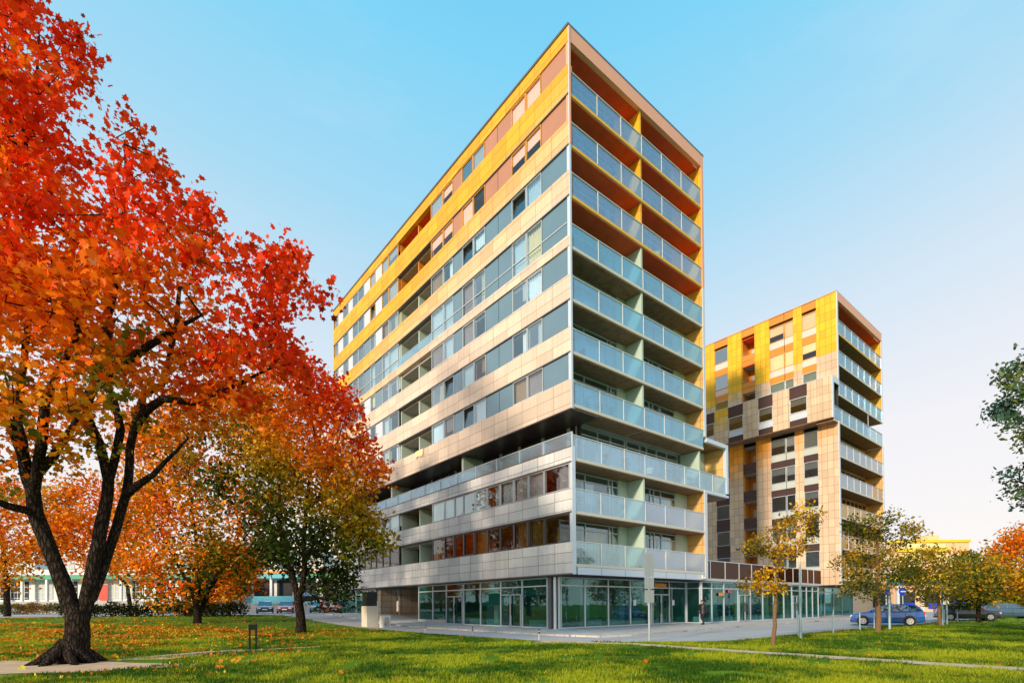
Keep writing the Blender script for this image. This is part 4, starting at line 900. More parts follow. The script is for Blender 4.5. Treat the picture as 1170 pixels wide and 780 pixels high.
# overhanging tree on the right, its trunk outside the picture
def cgr(t):
    n = mn.noise(Vector(t[:3]) * .7) + random.uniform(-.3, .3); return lerp((.04, .13, .12), (.24, .27, .04), n + .45)
B = np.array([17.3, 14.6, 0.]); rt = empty('overhanging_tree', tuple(B)); tag(rt, 'green tree whose leafy boughs reach in at the right edge against the sky', 'tree')
pr = [(a_ + 13, b_) for a_, b_ in [(1160, 392), (1175, 380), (1290, 330), (1330, 480), (1300, 640), (1200, 640), (1172, 586), (1150, 580), (1136, 562), (1134, 545), (1150, 535), (1166, 520), (1155, 505), (1162, 494), (1148, 494), (1136, 500), (1122, 492), (1112, 468), (1120, 458), (1138, 460), (1146, 448), (1132, 430), (1134, 418), (1152, 415)]]
tips = gapped(crown_pts(pr, 14.8, 2.4, 900, 60), 1.1, -.15)
limbs = [([B - np.array([0, 0, .1]), B + np.array([0, 0, 2.5]), B + np.array([-.2, 0, 5]), B + np.array([-.1, .1, 8])], [.26, .22, .18, .1]),
         ([B + np.array([0, 0, 3]), at(1190, 560, 14.8), at(1165, 550, 14.8)], [.09, .05, .03]), ([B + np.array([-.1, 0, 4.2]), at(1190, 490, 14.8), at(1150, 470, 14.8)], [.1, .05, .03])]
A, par, kids, R_ = grow(limbs, tips, step=.35, tip_r=.007); tmb = tree_mesh(A, par, kids, R_); tmb.v = [tuple(np.array(v) - B) for v in tmb.v]; tmb.build('trunk', M['bark'], rt, smooth=True)
leaves('crown', [np.array(t[:3]) - B for t in tips], [cgr(t) for t in tips], 42, .17, .10, M['leaf'], rt)
# shrubs and hedge along the back of the lawn
def shrub(name, label, X0, X1, Y, h, d, n, colf, cat='hedge', group=None):
    z = GZ((X0 + X1) / 2, Y); root = empty(name, ((X0 + X1) / 2, Y, z)); tag(root, label, cat, group); pts = []; cl = []
    for i in range(n):
        x = random.uniform(X0, X1); hh = h * (.85 + .25 * mn.noise(Vector((x * .5, 0, 3)))); a = random.random() ** .5
        p = Vector((x - (X0 + X1) / 2, random.uniform(-d, d), hh * a)); pts.append(p); cl.append(colf((p.x + X0, p.y, p.z, 0, 600)))
    leaves('foliage', pts, cl, 14, .22, .16, M['leafd'], root)
    mb = MB()
    for i in range(int((X1 - X0) * 1.2)): x = random.uniform(X0, X1) - (X0 + X1) / 2; mb.poly([(x, 0, -.1), (x + random.uniform(-.2, .2), random.uniform(-.2, .2), h * .8)], [.03, .012], 5)
    mb.build('stem', M['bark'], root)
def chedge(t): n = mn.noise(Vector(t[:3]) * .2); return lerp((.05, .10, .015), (.3, .14, .02), n + .4 + random.uniform(-.2, .2))
def cdk(t): return lerp((.012, .02, .006), (.05, .05, .01), random.random())
shrub('hedge', 'long clipped hedge of green and rust leaves below the white building', -88, -58, 68.5, 1.5, .7, 1100, chedge)
shrub('dark_hedge', 'dark low bushes behind the orange clump of trees', -40, -24, 46.5, 1.15, .9, 700, cdk, 'shrubs')
shrub('dark_shrub', 'rounded green bush at the left end of the car park', -38.5, -34.5, 60, 1.5, 1.2, 260, chedge, 'shrub')
# ------------------------------------------------------------------ lawn detail: grass blades and fallen leaves
def onlawn(X, Y):
    x, y = float((X - CX0) * V2[0] + (Y - CY0) * V2[1]), float((X - CX0) * U2[0] + (Y - CY0) * U2[1])
    if x > -6.9 and y > -5.2: return False
    if x > -6.6 and y > -9.9 and x + y > -11.6: return False
    if x < -6.9 and y > 40: return False
    return True
pl_poly = [(-17.4, 13.4), (-15.5, 12.3), (-12.5, 12.0), (-10.2, 13.0), (-9.6, 14.4), (-10.4, 15.6), (-13, 15.9), (-16.5, 15.4)]
def scatter(n, dens_fn):
    out = []
    while len(out) < n:
        D = 9.2 + 26 * random.random() ** 1.35 if random.random() < .8 else random.uniform(9.2, 52)
        X = D * random.uniform(-1.02, 1.02); 
        if not onlawn(X, D): continue
        if not dens_fn(X, D): continue
        out.append((X, D))
    return out
def onpath(X, Y):
    if inpoly(X, Y, pl_poly): return True
    for a, b in zip(pc, pc[1:]):
        dx, dy = b[0] - a[0], b[1] - a[1]; t = max(0, min(1, ((X - a[0]) * dx + (Y - a[1]) * dy) / (dx * dx + dy * dy)))
        if math.hypot(X - a[0] - t * dx, Y - a[1] - t * dy) < .38: return True
    for a, b in zip([(-12, 16.2), (-10.9, 17.9), (-9.3, 19.3)], [(-10.9, 17.9), (-9.3, 19.3), (-7.6, 20.4)]):
        dx, dy = b[0] - a[0], b[1] - a[1]; t = max(0, min(1, ((X - a[0]) * dx + (Y - a[1]) * dy) / (dx * dx + dy * dy)))
        if math.hypot(X - a[0] - t * dx, Y - a[1] - t * dy) < .35: return True
    return False
gp = scatter(26000, lambda X, Y: not onpath(X, Y) and mn.noise(Vector((X * .8, Y * .8, 0))) > -.35)
n = len(gp) * 7; c = np.repeat(np.array([(x, y, GZ(x, y)) for x, y in gp]), 7, 0) + rng.normal(0, 1, (n, 3)) * np.array([.07, .07, 0])
hh = rng.uniform(.04, .105, n); an = rng.uniform(0, 6.28, n); wd = rng.uniform(.006, .012, n) * (1 + c[:, 1] / 22); ln_ = rng.normal(0, .035, (n, 2))
vs = np.empty((n, 3, 3)); vs[:, 0] = c; vs[:, 1] = c; vs[:, 2] = c
vs[:, 0, 0] -= np.cos(an) * wd; vs[:, 0, 1] -= np.sin(an) * wd; vs[:, 1, 0] += np.cos(an) * wd; vs[:, 1, 1] += np.sin(an) * wd
vs[:, 2, 0] += ln_[:, 0]; vs[:, 2, 1] += ln_[:, 1]; vs[:, 2, 2] += hh
me = bpy.data.meshes.new('grass'); me.vertices.add(n * 3); me.vertices.foreach_set('co', vs.reshape(-1).astype(np.float32)); me.loops.add(n * 3)
me.loops.foreach_set('vertex_index', np.arange(n * 3, dtype=np.int32)); me.polygons.add(n); me.polygons.foreach_set('loop_start', np.arange(0, n * 3, 3, dtype=np.int32)); me.polygons.foreach_set('loop_total', np.full(n, 3, dtype=np.int32)); me.update(calc_edges=True)
ca = np.ones((n * 3, 4), np.float32); pn_ = np.array([mn.noise(Vector((x * .35, y * .35, 5))) for x, y in gp]); pn_ += .6 * np.array([mn.noise(Vector((x * 1.6, y * 1.6, 9))) for x, y in gp]); t = np.clip(np.repeat(pn_, 7) * 1.5 + .42 + rng.normal(0, .25, n), 0, 1)[:, None]
cc = np.array([.05, .13, .008]) * (1 - t) + np.array([.46, .48, .02]) * t; ca[:, :3] = np.repeat(cc, 3, 0); at_ = me.color_attributes.new('Col', 'FLOAT_COLOR', 'POINT'); at_.data.foreach_set('color', ca.reshape(-1))
me.materials.append(M['leaf']); go = bpy.data.objects.new('grass', me); col.objects.link(go); tag(go, 'short green blades of grass over the lawn', 'grass', kind='stuff')
def leafdens(X, Y):
    if X > -7: return random.random() < .0006
    a = math.exp(-(((X + 24) / 9) ** 2 + ((Y - 32) / 8) ** 2)) + .07 * math.exp(-(((X + 13) / 8) ** 2 + ((Y - 19) / 7) ** 2)) + .35 * math.exp(-(((X + 33) / 14) ** 2 + ((Y - 38) / 10) ** 2)) + .003
    return random.random() < a * .7 * (.45 + 1.2 * mn.noise(Vector((X * .5, Y * .5, 2))))
lp = [q for q in scatter(3000, leafdens) if not onpath(*q) or random.random() < .12]; fl = [(x, y, GZ(x, y) + .03) for x, y in lp]
fo = leaves('fallen_leaves', fl, [lerp((.75, .33, .02), (.85, .16, .01), random.random()) if random.random() < .85 else (.8, .6, .05) for _ in fl], 3, .14, .115, M['leaf'], None, LS, .1)
tag(fo, 'orange and yellow fallen leaves strewn on the lawn under the maples', 'leaves', kind='stuff')
# ------------------------------------------------------------------ street furniture
pxs = [(909, 727), (949, 723), (981, 720), (1016, 719), (1034, 717), (1053, 714.5), (1085, 711), (1099, 709.5), (1122, 706), (1131, 705), (1147, 704), (1160, 702.5)]
ords = ['first', 'second', 'third', 'fourth', 'fifth', 'sixth', 'seventh', 'eighth', 'ninth', 'tenth', 'eleventh', 'twelfth']
proto = None
for i, (px, py) in enumerate(pxs):
    x = [4.1, 8.3, 12.2, 14.6, 17.5, 21.5, 29.3, 33.5, 41, 46, 55, 63][i]; X, Y = loc2w(x, -10.75 if i < 5 else -11.1)
    if proto is None:
        proto = empty('bollard', (X, Y, 0)); MB().tube((0, 0, -.1), (0, 0, 1.0), .038, n=12).build('post', M['gpost'], proto, smooth=False); MB().tube((0, 0, 1.0), (0, 0, 1.04), .044, .02, n=12).build('cap', M['gpost'], proto); o = proto
    else: o = copy_tree(proto); o.location = (X, Y, 0)
    tag(o, f'{ords[i]} galvanised post from the left along the road edge of the right lawn', 'bollard', 'posts along the road edge')
def pole(name, px, py, D, top_py, r, label, cat, mat='gpost'):
    B = at(px, py, D); B[2] = 0; t = at(px, top_py, D)[2]; o = empty(name, tuple(B)); MB().tube((0, 0, -.1), (0, 0, t), r, r * .8, 12).build('pole', M[mat], o); tag(o, label, cat); return o, t
pole('lamp_post', 915, 729, 23.4, 643, .055, 'tall slim grey post beside the first tree on the right lawn', 'post')
so_, t = pole('street_sign', 742, 733, 21.9, 631, .05, 'pole carrying stacked blank grey sign backs by the shop corner', 'sign', 'sign')
for za, zb in ((t - 1.0, t - .02), (t - 1.52, t - 1.05), (t - 2.1, t - 1.57)):
    pb = MB()
    for s_ in (-1, 1): pb.box(s_ * .02, s_ * .235, -.035 if s_ > 0 else -.05, -.02 if s_ > 0 else -.035, za, zb)
    o = pb.build('sign_plate', M['sign'], so_); cb = MB(); cb.box(-.22, .22, -.018, .0, za + .12, za + .16); cb.box(-.22, .22, -.018, .0, zb - .16, zb - .12); cb.build('bracket', M['framed'], o)
so_.rotation_euler[2] = .35
sg, t = pole('road_sign', 1032, 712.5, 45, 668, .05, 'round blue road sign with white bar on a thin pole', 'road sign')
MB().tube((0, -.06, t - .55), (0, -.03, t - .55), .36, n=24).build('sign_disc', M['blue'], sg); MB().box(-.22, .22, -.075, -.062, t - .6, t - .5).build('white_bar', M['white'], sg)
MB().box(-.3, .0, -.07, -.04, t + .05, t + .45).build('sign_plate', M['blue'], sg)
sg, t = pole('lamp_post', 1016.5, 718.5, 30.2, 655, .07, 'slim grey post with small blue plate just in front of the blue car', 'post')
MB().box(-.28, -.02, -.09, -.06, 2.0, 2.45).build('sign_plate', M['blue'], sg)
sg, t = pole('advertising_sign', 1013, 708, 60, 655, .08, 'orange square sign on a post above the street tree', 'sign')
MB().box(-1.2, -.1, -.1, .0, t - 1.8, t - .1).build('sign_board', M['orange'], sg)
for sx_ in (-.9, -.55): MB().box(sx_, sx_ + .12, -.12, -.102, t - 1.5, t - .45).build('white_mark', M['white'], sg)
for i, (px, tpy) in enumerate(((1077, 660), (1082, 664))): pole('lamp_post', px, 712, 36.5 + i, tpy, .06, ['left', 'right'][i] + ' one of two thin grey posts standing together right of the blue car', 'post')
# low striped bollards along the left pavement
bpos = [(440, 719), (486, 723), (540, 727), (616, 731)]
D_ = [34.9, 30.1, 26.4, 23.45]; lb = ['nearest the gate posts', 'left of the shop doors', 'in front of the shop doors', 'nearest the building corner']
pr_ = None
for i, ((px, py), D) in enumerate(zip(bpos, D_)):
    B = at(px, py, D); B[2] = GZ(B[0], B[1])
    if pr_ is None:
        pr_ = empty('striped_bollard', tuple(B)); MB().tube((0, 0, -.05), (0, 0, .5), .035, n=10).build('post', M['concrete'], pr_)
        MB().tube((0, 0, .3), (0, 0, .38), .039, n=10).tube((0, 0, .44), (0, 0, .5), .039, n=10).build('stripe', M['black'], pr_); o = pr_
    else: o = copy_tree(pr_); o.location = tuple(B)
    tag(o, f'short striped marker post at the left road edge {lb[i]}', 'bollard', 'short marker posts at the left road edge')
B = at(289, 742, 19.25); B[2] = 0; o = empty('black_stand', tuple(B)); tag(o, 'small black two-legged stand on the lawn in front of the maple', 'stand')
mb = MB()
for s_ in (-.12, .12): mb.box(s_ - .025, s_ + .025, -.025, .025, -.05, .95)
mb.build('leg', M['black'], o); MB().box(-.15, .15, -.03, .03, .74, .94).build('board', M['black'], o)
# gate piers by the passage
B = C2 + V2 * -5.6 + U2 * 15.2; gz = GZ(*B)
o = empty('gate_pier', (B[0], B[1], gz), YAW); tag(o, 'pale green square pier with dark box at the left end of the road', 'pier')
MB().box(-.4, .5, .0, 1.0, -.2, 1.55).build('pier_body', M['nose'], o); MB().box(-.38, .42, .05, .9, 1.552, 2.6).build('dark_box', M['black'], o)
B = C2 + V2 * -5.2 + U2 * 13.9; o = empty('utility_cabinet', (B[0], B[1], GZ(*B)), YAW); tag(o, 'low white utility cabinet beside the pale green pier', 'cabinet')
MB().box(-.25, .3, -.3, .35, -.2, .9).build('cabinet_body', M['white'], o); MB().box(-.16, .2, -.33, -.31, .1, .75).build('door', M['concrete'], o); MB().box(-.3, .35, -.35, .4, .902, .95).build('lid', M['concrete'], o)
# ------------------------------------------------------------------ cars
def carpaint(name, c): return plain(name, c, .22, .1, .04, 2, .6, coat=1.)
M['tyre'] = plain('tyre_rubber', (.015, .015, .015), .8); M['rim'] = plain('alloy', (.55, .56, .6), .3, .8); M['cglass'] = glass('car_glass', (.12, .2, .24), .25, (.8, .95, 1), .02, opac=.3, ocol=(.02, .04, .05))
M['lampw'] = plain('headlamp', (.8, .82, .85), .15, coat=1.); M['lampr'] = plain('tail_lamp', (.7, .02, .02), .2, coat=1.); M['plate'] = plain('plate_white', (.8, .8, .78), .4)
def car(name, label, X, Y, z, head, paint, group, est=False):
    o = empty(name, (X, Y, z), head); tag(o, label, 'car', group)
    if est: prof = [(2.12, .30, .50, .62), (2.05, .22, .68, .78), (1.75, .19, .80, .84), (1.2, .18, .90, .87), (.75, .17, .96, .88), (-.2, .17, .97, .89), (-1.3, .18, .98, .88), (-1.9, .2, 1.0, .85), (-2.1, .26, .95, .78), (-2.17, .36, .72, .68)]
    else: prof = [(2.08, .32, .50, .62), (2.02, .22, .66, .76), (1.75, .19, .78, .83), (1.3, .18, .88, .86), (.9, .17, .94, .87), (-.2, .17, .96, .88), (-1.2, .18, .99, .87), (-1.75, .2, 1.02, .84), (-2.02, .28, .98, .77), (-2.08, .4, .75, .68)]
    mb = MB(); vs = []; n = 11
    for x, zl, zs, w_ in prof:
        h = zs - zl
        vs += [(x, -w_ * .88, zl), (x, -w_ * .98, zl + .12 * h), (x, -w_, zl + .5 * h), (x, -w_ * .985, zs - .10 * h), (x, -w_ * .90, zs), (x, 0, zs + .03), (x, w_ * .90, zs), (x, w_ * .985, zs - .10 * h), (x, w_, zl + .5 * h), (x, w_ * .98, zl + .12 * h), (x, w_ * .88, zl)]
    fs = [(i*n+j, i*n+(j+1) % n, (i+1)*n+(j+1) % n, (i+1)*n+j) for i in range(len(prof) - 1) for j in range(n)] + [tuple(range(n-1, -1, -1)), tuple((len(prof)-1)*n + j for j in range(n))]
    mb.add(vs, fs); b = mb.build('body', paint, o, smooth=False)
    rb = -1.95 if not est else -2.02
    cab = [(.98, .95, .74, .95, .0), (.30, .96, .72, 1.36, .62), (-.3, .97, .72, 1.45, .60), (-1.0, .98, .71, 1.44, .58), (-1.62, 1.0, .68, 1.34, .55), (rb, 1.0, .66, 1.04, .60)]
    mb = MB(); vs = []
    for x, zb, wb, zr, wr in cab: vs += [(x, -wb, zb), (x, -(wr or wb), zr), (x, (wr or wb), zr), (x, wb, zb)]
    k = len(cab); fs = [(4*i+j, 4*i+j+1, 4*i+5+j, 4*i+4+j) for i in range(k-1) for j in range(3)] + [(0, 3, 2, 1), (4*k-4, 4*k-3, 4*k-2, 4*k-1)]
    mb.add(vs, fs); mb.build('cabin_glass', M['cglass'], o)
    mb = MB(); vs = []
    for x, zb, wb, zr, wr in cab[1:5]: vs += [(x, -wr - .015, zr - .03), (x, -wr + .02, zr + .02), (x, wr - .02, zr + .02), (x, wr + .015, zr - .03)]
    mb.add(vs, [(4*i+j, 4*i+j+1, 4*i+5+j, 4*i+4+j) for i in range(3) for j in range(3)])
    for s_ in (-1, 1):
        for (xa, za, wa), (xb_, zb_, wb_), r in (((.98, .96, .75), (.30, 1.36, .64), .035), ((-.35, .97, .735), (-.38, 1.43, .62), .04), ((rb, 1.0, .67), (-1.62, 1.34, .56), .06), ((-1.25, .98, .72), (-1.2, 1.40, .58), .035)): mb.tube((xa, s_ * wa, za), (xb_, s_ * wb_, zb_), r, n=6)
    mb.build('roof', paint, o)
    for x in (1.33, -1.28):
        for s_ in (-1, 1):
            a = MB().tube((x, s_ * .80, .33), (x, s_ * .885, .33), .385, n=20); a.build('wheel_arch', M['black'], o)
            t_ = MB().tube((x, s_ * .78, .315), (x, s_ * .905, .315), .315, n=20).build('wheel', M['tyre'], o)
            r_ = MB().tube((x, s_ * .90, .315), (x, s_ * .915, .315), .20, n=16)
            r_.build('rim', M['rim'], t_); h_ = MB()
            for q in range(5): a_ = q * 1.2566 + .3; h_.tube((x + .11 * math.cos(a_), s_ * .9165, .315 + .11 * math.sin(a_)), (x + .11 * math.cos(a_), s_ * .918, .315 + .11 * math.sin(a_)), .038, n=6)
            h_.build('rim_hole', M['black'], t_)
    for s_ in (-1, 1):
        MB().box(1.93, 2.075, s_ * .42, s_ * .72, .58, .70).build('headlight', M['lampw'], o); MB().box(-2.09, -1.98, s_ * .5, s_ * .75, .72, .95).build('tail_light', M['lampr'], o)
        MB().box(.62, .80, s_ * .90, s_ * 1.02, .98, 1.08).build('wing_mirror', paint, o)
        MB().box(-.02, -.005, s_ * .884, s_ * .892, .3, .93).box(-1.05, -1.03, s_ * .884, s_ * .892, .5, .95).build('door_seam', M['black'], o)
    MB().box(2.08, 2.11, -.26, .26, .42, .53).build('number_plate', M['plate'], o); MB().box(-2.16, -2.1, -.26, .26, .62, .74).build('number_plate', M['plate'], o)
    MB().box(2.05, 2.10, -.5, .5, .28, .40).box(2.03, 2.06, -.38, .38, .60, .68).build('grille', M['black'], o)
    MB().box(1.9, 2.07, -.7, .7, .2, .3).box(-2.1, -1.9, -.7, .7, .25, .38).build('bumper', M['black'], o)
    return o
car('parked_car', 'blue hatchback seen side-on parked behind the bushy street tree', 26.0, 36.2, .012, math.atan2(.57, -.82), carpaint('blue_car_paint', (.015, .11, .42)), 'cars parked at right')
car('parked_car', 'dark grey car parked behind the right lawn posts, second after the blue one', 38.9, 44.6, .012, math.atan2(-.45, .9), carpaint('slate_car_paint', (.02, .03, .045)), 'cars parked at right')
car('parked_car', 'steel blue car parked furthest right behind the lawn posts', 47.8, 50.2, .012, math.atan2(-.35, .94), carpaint('steel_blue_car_paint', (.05, .10, .16)), 'cars parked at right')
for px, py, D, hd, c, lab in ((303, 700.5, 62, -1.15, (.01, .045, .13), 'dark blue car leftmost in the row under the trees'), (328, 700, 62, -1.3, (.30, .012, .05), 'dark red car parked next to the dark blue one'),
                              (364, 700, 61, -1.25, (.10, .25, .36), 'light blue car half hidden by the dark tree trunk'), (377, 700, 56.5, -1.05, (.70, .02, .012), 'bright red car parked nearest the tower')):
    p_ = at(px, py, D); car('parked_car', lab, p_[0], p_[1], GZ(p_[0], p_[1]) + .02, hd, carpaint('car_paint', c), 'cars parked in the left car park')
p_ = at(355, 684, 74); car('parked_car', 'black car on the raised terrace behind the dark trunk', p_[0], p_[1], 2.15, 0.2, carpaint('black_car_paint', (.012, .012, .015)), 'cars parked in the left car park')
# ------------------------------------------------------------------ background buildings
def bld(name, label, X0, X1, Y, z0, z1, depth=12, wall='white'):
    o = empty(name, ((X0 + X1) / 2, Y, z0)); tag(o, label, 'building'); ox = (X0 + X1) / 2
    def bx(n_, m_, x0, x1, y0, y1, za, zb, par=o): return MB().box(x0 - ox, x1 - ox, y0, y1, za - z0, zb - z0).build(n_, M[m_], par)
    bx('wall', wall, X0, X1, 0, depth, z0, z1); return o, bx
o, bx = bld('shop_building', 'long white two storey building with green fascia behind the left trees', -92, -41, 76, 2.15, 10.6)
bx('fascia', 'gfascia', -92, -41, -1.6, -.02, 5.75, 6.35); bx('canopy_trim', 'white', -92, -41, -1.7, -1.61, 6.36, 6.75); bx('plinth', 'concrete', -92, -41, -1.7, -.05, 2.1, 2.6); bx('roof', 'concrete', -92.3, -40.7, -.3, 12.3, 10.6, 10.85)
for i in range(14):
    x = -91 + i * 3.55; w_ = bx('shop_window', 'dark' if i % 3 else 'pgreen', x, x + 2.7, -.06, -.02, 2.9, 5.5)
    g_ = MB(); ox = -66.5
    for q in range(5): g_.box(x + .5 * q + .1 - ox, x + .5 * q + .16 - ox, -.09, -.062, .75, 3.3)
    for q in range(3): g_.box(x - ox, x + 2.7 - ox, -.1, -.091, .95 + q * .8, 1.01 + q * .8)
    g_.build('grille_bar' if i % 3 else 'mullion', M['white'] if not i % 3 else M['frame'], w_)
    bx('column', 'white', x + 2.85, x + 3.15, -1.5, -1.2, 2.2, 5.74); bx('window', 'pgreen' if i % 2 else 'pgrey', x, x + 2.3, -.06, -.02, 7.3, 9.3)
bx('door', 'red', -60.2, -58.9, -.12, -.07, 2.7, 5.0)
o, bx = bld('shop_building', 'white building with turquoise and green fascia behind the parked cars', -40, -12, 80, 2.15, 11.4)
bx('fascia', 'tfascia', -40, -31, -1.6, -.02, 5.9, 6.6); bx('fascia', 'gfascia', -31, -12, -1.6, -.02, 5.9, 6.6); bx('canopy_trim', 'orange', -40, -12, -1.7, -.02, 6.61, 7.0)
for i in range(8):
    x = -39.6 + i * 3.5; bx('shop_window', 'dark', x, x + 3.0, -.06, -.02, 2.4, 5.7); bx('window', 'pane' if False else ('pgrey' if i % 2 else 'pgreen'), x, x + 2.9, -.06, -.02, 7.4, 10.0); bx('column', 'orange' if i in (3,) else 'white', x + 3.05, x + 3.4, -1.5, -1.1, 2.15, 5.9)
bx('railing', 'tfascia', -40, -30, -1.9, -1.85, 2.2, 3.2)
o, bx = bld('apartment_block', 'pale tall block just visible between the leaves beside the tower', -33, -20, 92, 2.1, 20, 12)
for k in range(5):
    for i in range(4): bx('window', 'pgrey', -32 + i * 3.1, -30.2 + i * 3.1, -.05, -.02, 4 + k * 3.1, 5.6 + k * 3.1)
# right side
def ybld():
    o, bx = bld('apartment_block', 'far away yellow apartment block above the right street trees', 148, 176, 200, 0, 25, 20, 'ppeach')
    bx('roof', 'yellow', 147.5, 176.5, -.5, 20, 24.6, 25.6); bx('roof_hut', 'ppeach', 162, 167, 3, 9, 25.6, 27.8)
    for k in range(6): bx('balcony_band', 'yellow', 148, 168, -.9, -.02, 3 + k * 3.6, 4.3 + k * 3.6); bx('window_band', 'pyell', 148.5, 167, -.1, -.03, 4.5 + k * 3.6, 6.2 + k * 3.6)
    for i in range(3): bx('window', 'pamber', 170 + i * 2, 171 + i * 2, -.1, -.03, 6, 22)
ybld()
o, bx = bld('shop_building', 'low shop with yellow and green signboard beyond the right car park', 60, 90, 88, 0, 6.2, 10, 'ppeach')
bx('signboard', 'yellow', 60, 90, -1.0, -.02, 5.2, 6.15); bx('signboard_edge', 'gfascia', 60, 90, -1.05, -.02, 4.85, 5.19)
for i in range(7): bx('shop_window', 'dark', 61 + i * 4.1, 64 + i * 4.1, -.06, -.02, .8, 3.3); bx('column', 'white', 64.4 + i * 4.1, 64.8 + i * 4.1, -1, -.6, 0, 4.84)
for i in range(4): bx('poster', 'blue', 66 + i * 4.3, 68 + i * 4.3, -.12, -.08, .5, 1.5 + (i == 2) * 1.5)
o, bx = bld('apartment_block', 'peach block glimpsed behind the leaves of the bushy street tree', 96, 110, 130, 0, 12.5, 12, 'ppeach')
for k in range(3):
    for i in range(4): bx('window', 'pamber', 97 + i * 3.4, 99 + i * 3.4, -.08, -.02, 2.5 + k * 3.2, 4.2 + k * 3.2)
o, bx = bld('bus_shelter', 'teal glazed pavilion at the far right behind the posts', 70, 86, 72, 0, 3.2, 5, 'tfascia')
for i in range(6): bx('window', 'dark', 70.5 + i * 2.6, 72.6 + i * 2.6, -.06, -.02, 1.0, 2.5)
# far tree lines
def farmass(name, label, pts, hgt, n, cf, size=.8):
    pp_, cl = [], []
    for i in range(n):
        k = random.randrange(len(pts) - 1); t = random.random(); x = pts[k][0] + (pts[k+1][0] - pts[k][0]) * t; y = pts[k][1] + (pts[k+1][1] - pts[k][1]) * t
        h = hgt * (.75 + .35 * mn.noise(Vector((x * .08, y * .08, 0)))); p = (x, y + random.uniform(-4, 4), random.random() ** .7 * h); pp_.append(p); cl.append(cf((*p, 0, 650)))
    o = leaves(name, pp_, cl, 8, 1.0, size, M['leafd'], None); tag(o, label, 'trees', kind='stuff')
farmass('distant_trees', 'far off autumn tree belt on the right horizon', [(95, 150), (140, 165), (260, 170)], 9, 2600, corg, 1.0)
farmass('distant_trees', 'far off trees behind the white building on the left', [(-170, 110), (-120, 118), (-80, 112), (-40, 118)], 12, 2600, corg, .9)
# ------------------------------------------------------------------ things on the balconies
def chair(x, y, z, rz, mat, label):
    X, Y = loc2w(x, y); o = empty('garden_chair', (X, Y, z), YAW + rz); tag(o, label, 'chair', 'chairs on the balconies')
    MB().box(-.25, .25, -.25, .25, .40, .45).build('seat', M[mat], o); MB().box(-.25, .25, .22, .26, .45, .95).build('backrest', M[mat], o)
    for a in (-1, 1):
        for b in (-1, 1): MB().box(a * .22 - .02, a * .22 + .02, b * .21 - .02, b * .21 + .02, 0, .399).build('leg', M[mat], o)
    for a in (-1, 1): MB().box(a * .25 - .02, a * .25 + .02, -.25, .22, .64, .67).build('armrest', M[mat], o)
def plant(x, y, z, label, s=1.):
    X, Y = loc2w(x, y); o = empty('potted_plant', (X, Y, z), YAW); tag(o, label, 'plant', 'potted plants on the balconies')
    MB().tube((0, 0, 0), (0, 0, .3 * s), .13 * s, .18 * s, 12).build('pot', M['concrete'], o)
    leaves('foliage', [(random.uniform(-.15, .15), random.uniform(-.15, .15), .4 * s + random.uniform(0, .45) * s) for _ in range(14)], [(.03, .10, .04)] * 14, 10, .08, .09, M['leafd'], o)
fl_ = {1: 'lowest', 2: 'second lowest', 3: 'long terrace', 4: 'third lowest', 9: 'second from top', 10: 'topmost', 8: 'third from top'}
chair(2.2, .8, S[10], 2.5, 'pbrown', 'brown chair on the topmost left balcony near the corner'); chair(3.9, .7, S[10], .3, 'yellow', 'yellow chair further back on the topmost left balcony'); chair(3.2, .8, S[8], .5, 'yellow', 'yellow chair behind the glass on the third balcony from the top')
chair(9.0, .8, S[9], .5, 'yellow', 'yellow chair on the second right balcony from the top'); chair(9.6, .8, S[8], 2.5, 'yellow', 'yellow chair on the third right balcony from the top')
chair(3.9, .8, S[1], 1.2, 'nose', 'beige chair on the lowest left balcony'); chair(4.4, .55, S[1], -1.2, 'barkb', 'brown chair beside the beige one on the lowest left balcony')
for x, k, l in ((2.0, 4, 'leafy pot nearest the corner on the lowest overhanging balcony'), (3.1, 4, 'leafy pot in the middle of the lowest overhanging balcony'), (4.3, 4, 'leafy pot furthest from the corner on the lowest overhanging balcony'),
                (3.6, 3, 'leafy pot on the long terrace near its left end'), (5.6, 3, 'leafy pot on the long terrace left of its middle'), (10.3, 3, 'leafy pot on the long terrace right of its middle'), (3.0, 2, 'tall leafy plant on the second lowest balcony'), (5.2, 2, 'bushy plant beside the divider of the second lowest balcony'),
                (11.6, 5, 'leafy pot on the right balcony two floors over the terrace'), (12.2, 4, 'leafy pot on the right balcony one floor over the terrace')):
    plant(x, .5, S[k], l, 1.2)
for x, k, c_, l in ((5.4, 7, 'white', 'white chair on the left balcony directly under the yellow floors'), (9.4, 7, 'pbrown', 'brown chair on the right balcony directly under the yellow floors'), (2.6, 6, 'black', 'black chair near the corner on the fifth balcony from the top'), (12.6, 6, 'white', 'white chair at the far right on the fifth balcony from the top'), (1.6, 5, 'blue', 'blue chair near the corner on the sixth balcony from the top'), (8.4, 3, 'white', 'white chair in the middle of the long terrace'), (9.1, 2, 'black', 'black chair on the second lowest right balcony')):
    chair(x, .8, S[k], random.uniform(0, 6), c_, l)
for x, k, l in ((4.6, 9, 'leafy pot on the second left balcony from the top'), (12.9, 7, 'leafy pot on the right balcony at the fourth floor from the top'), (3.4, 6, 'leafy pot on the fifth left balcony from the top'), (1.1, 2, 'leafy pot in the corner of the second lowest balcony'), (8.0, 4, 'leafy pot beside the divider on the lowest overhanging right balcony'), (13.0, 3, 'leafy pot by the pale green divider of the long terrace')):
    plant(x, .45, S[k], l, 1.4)
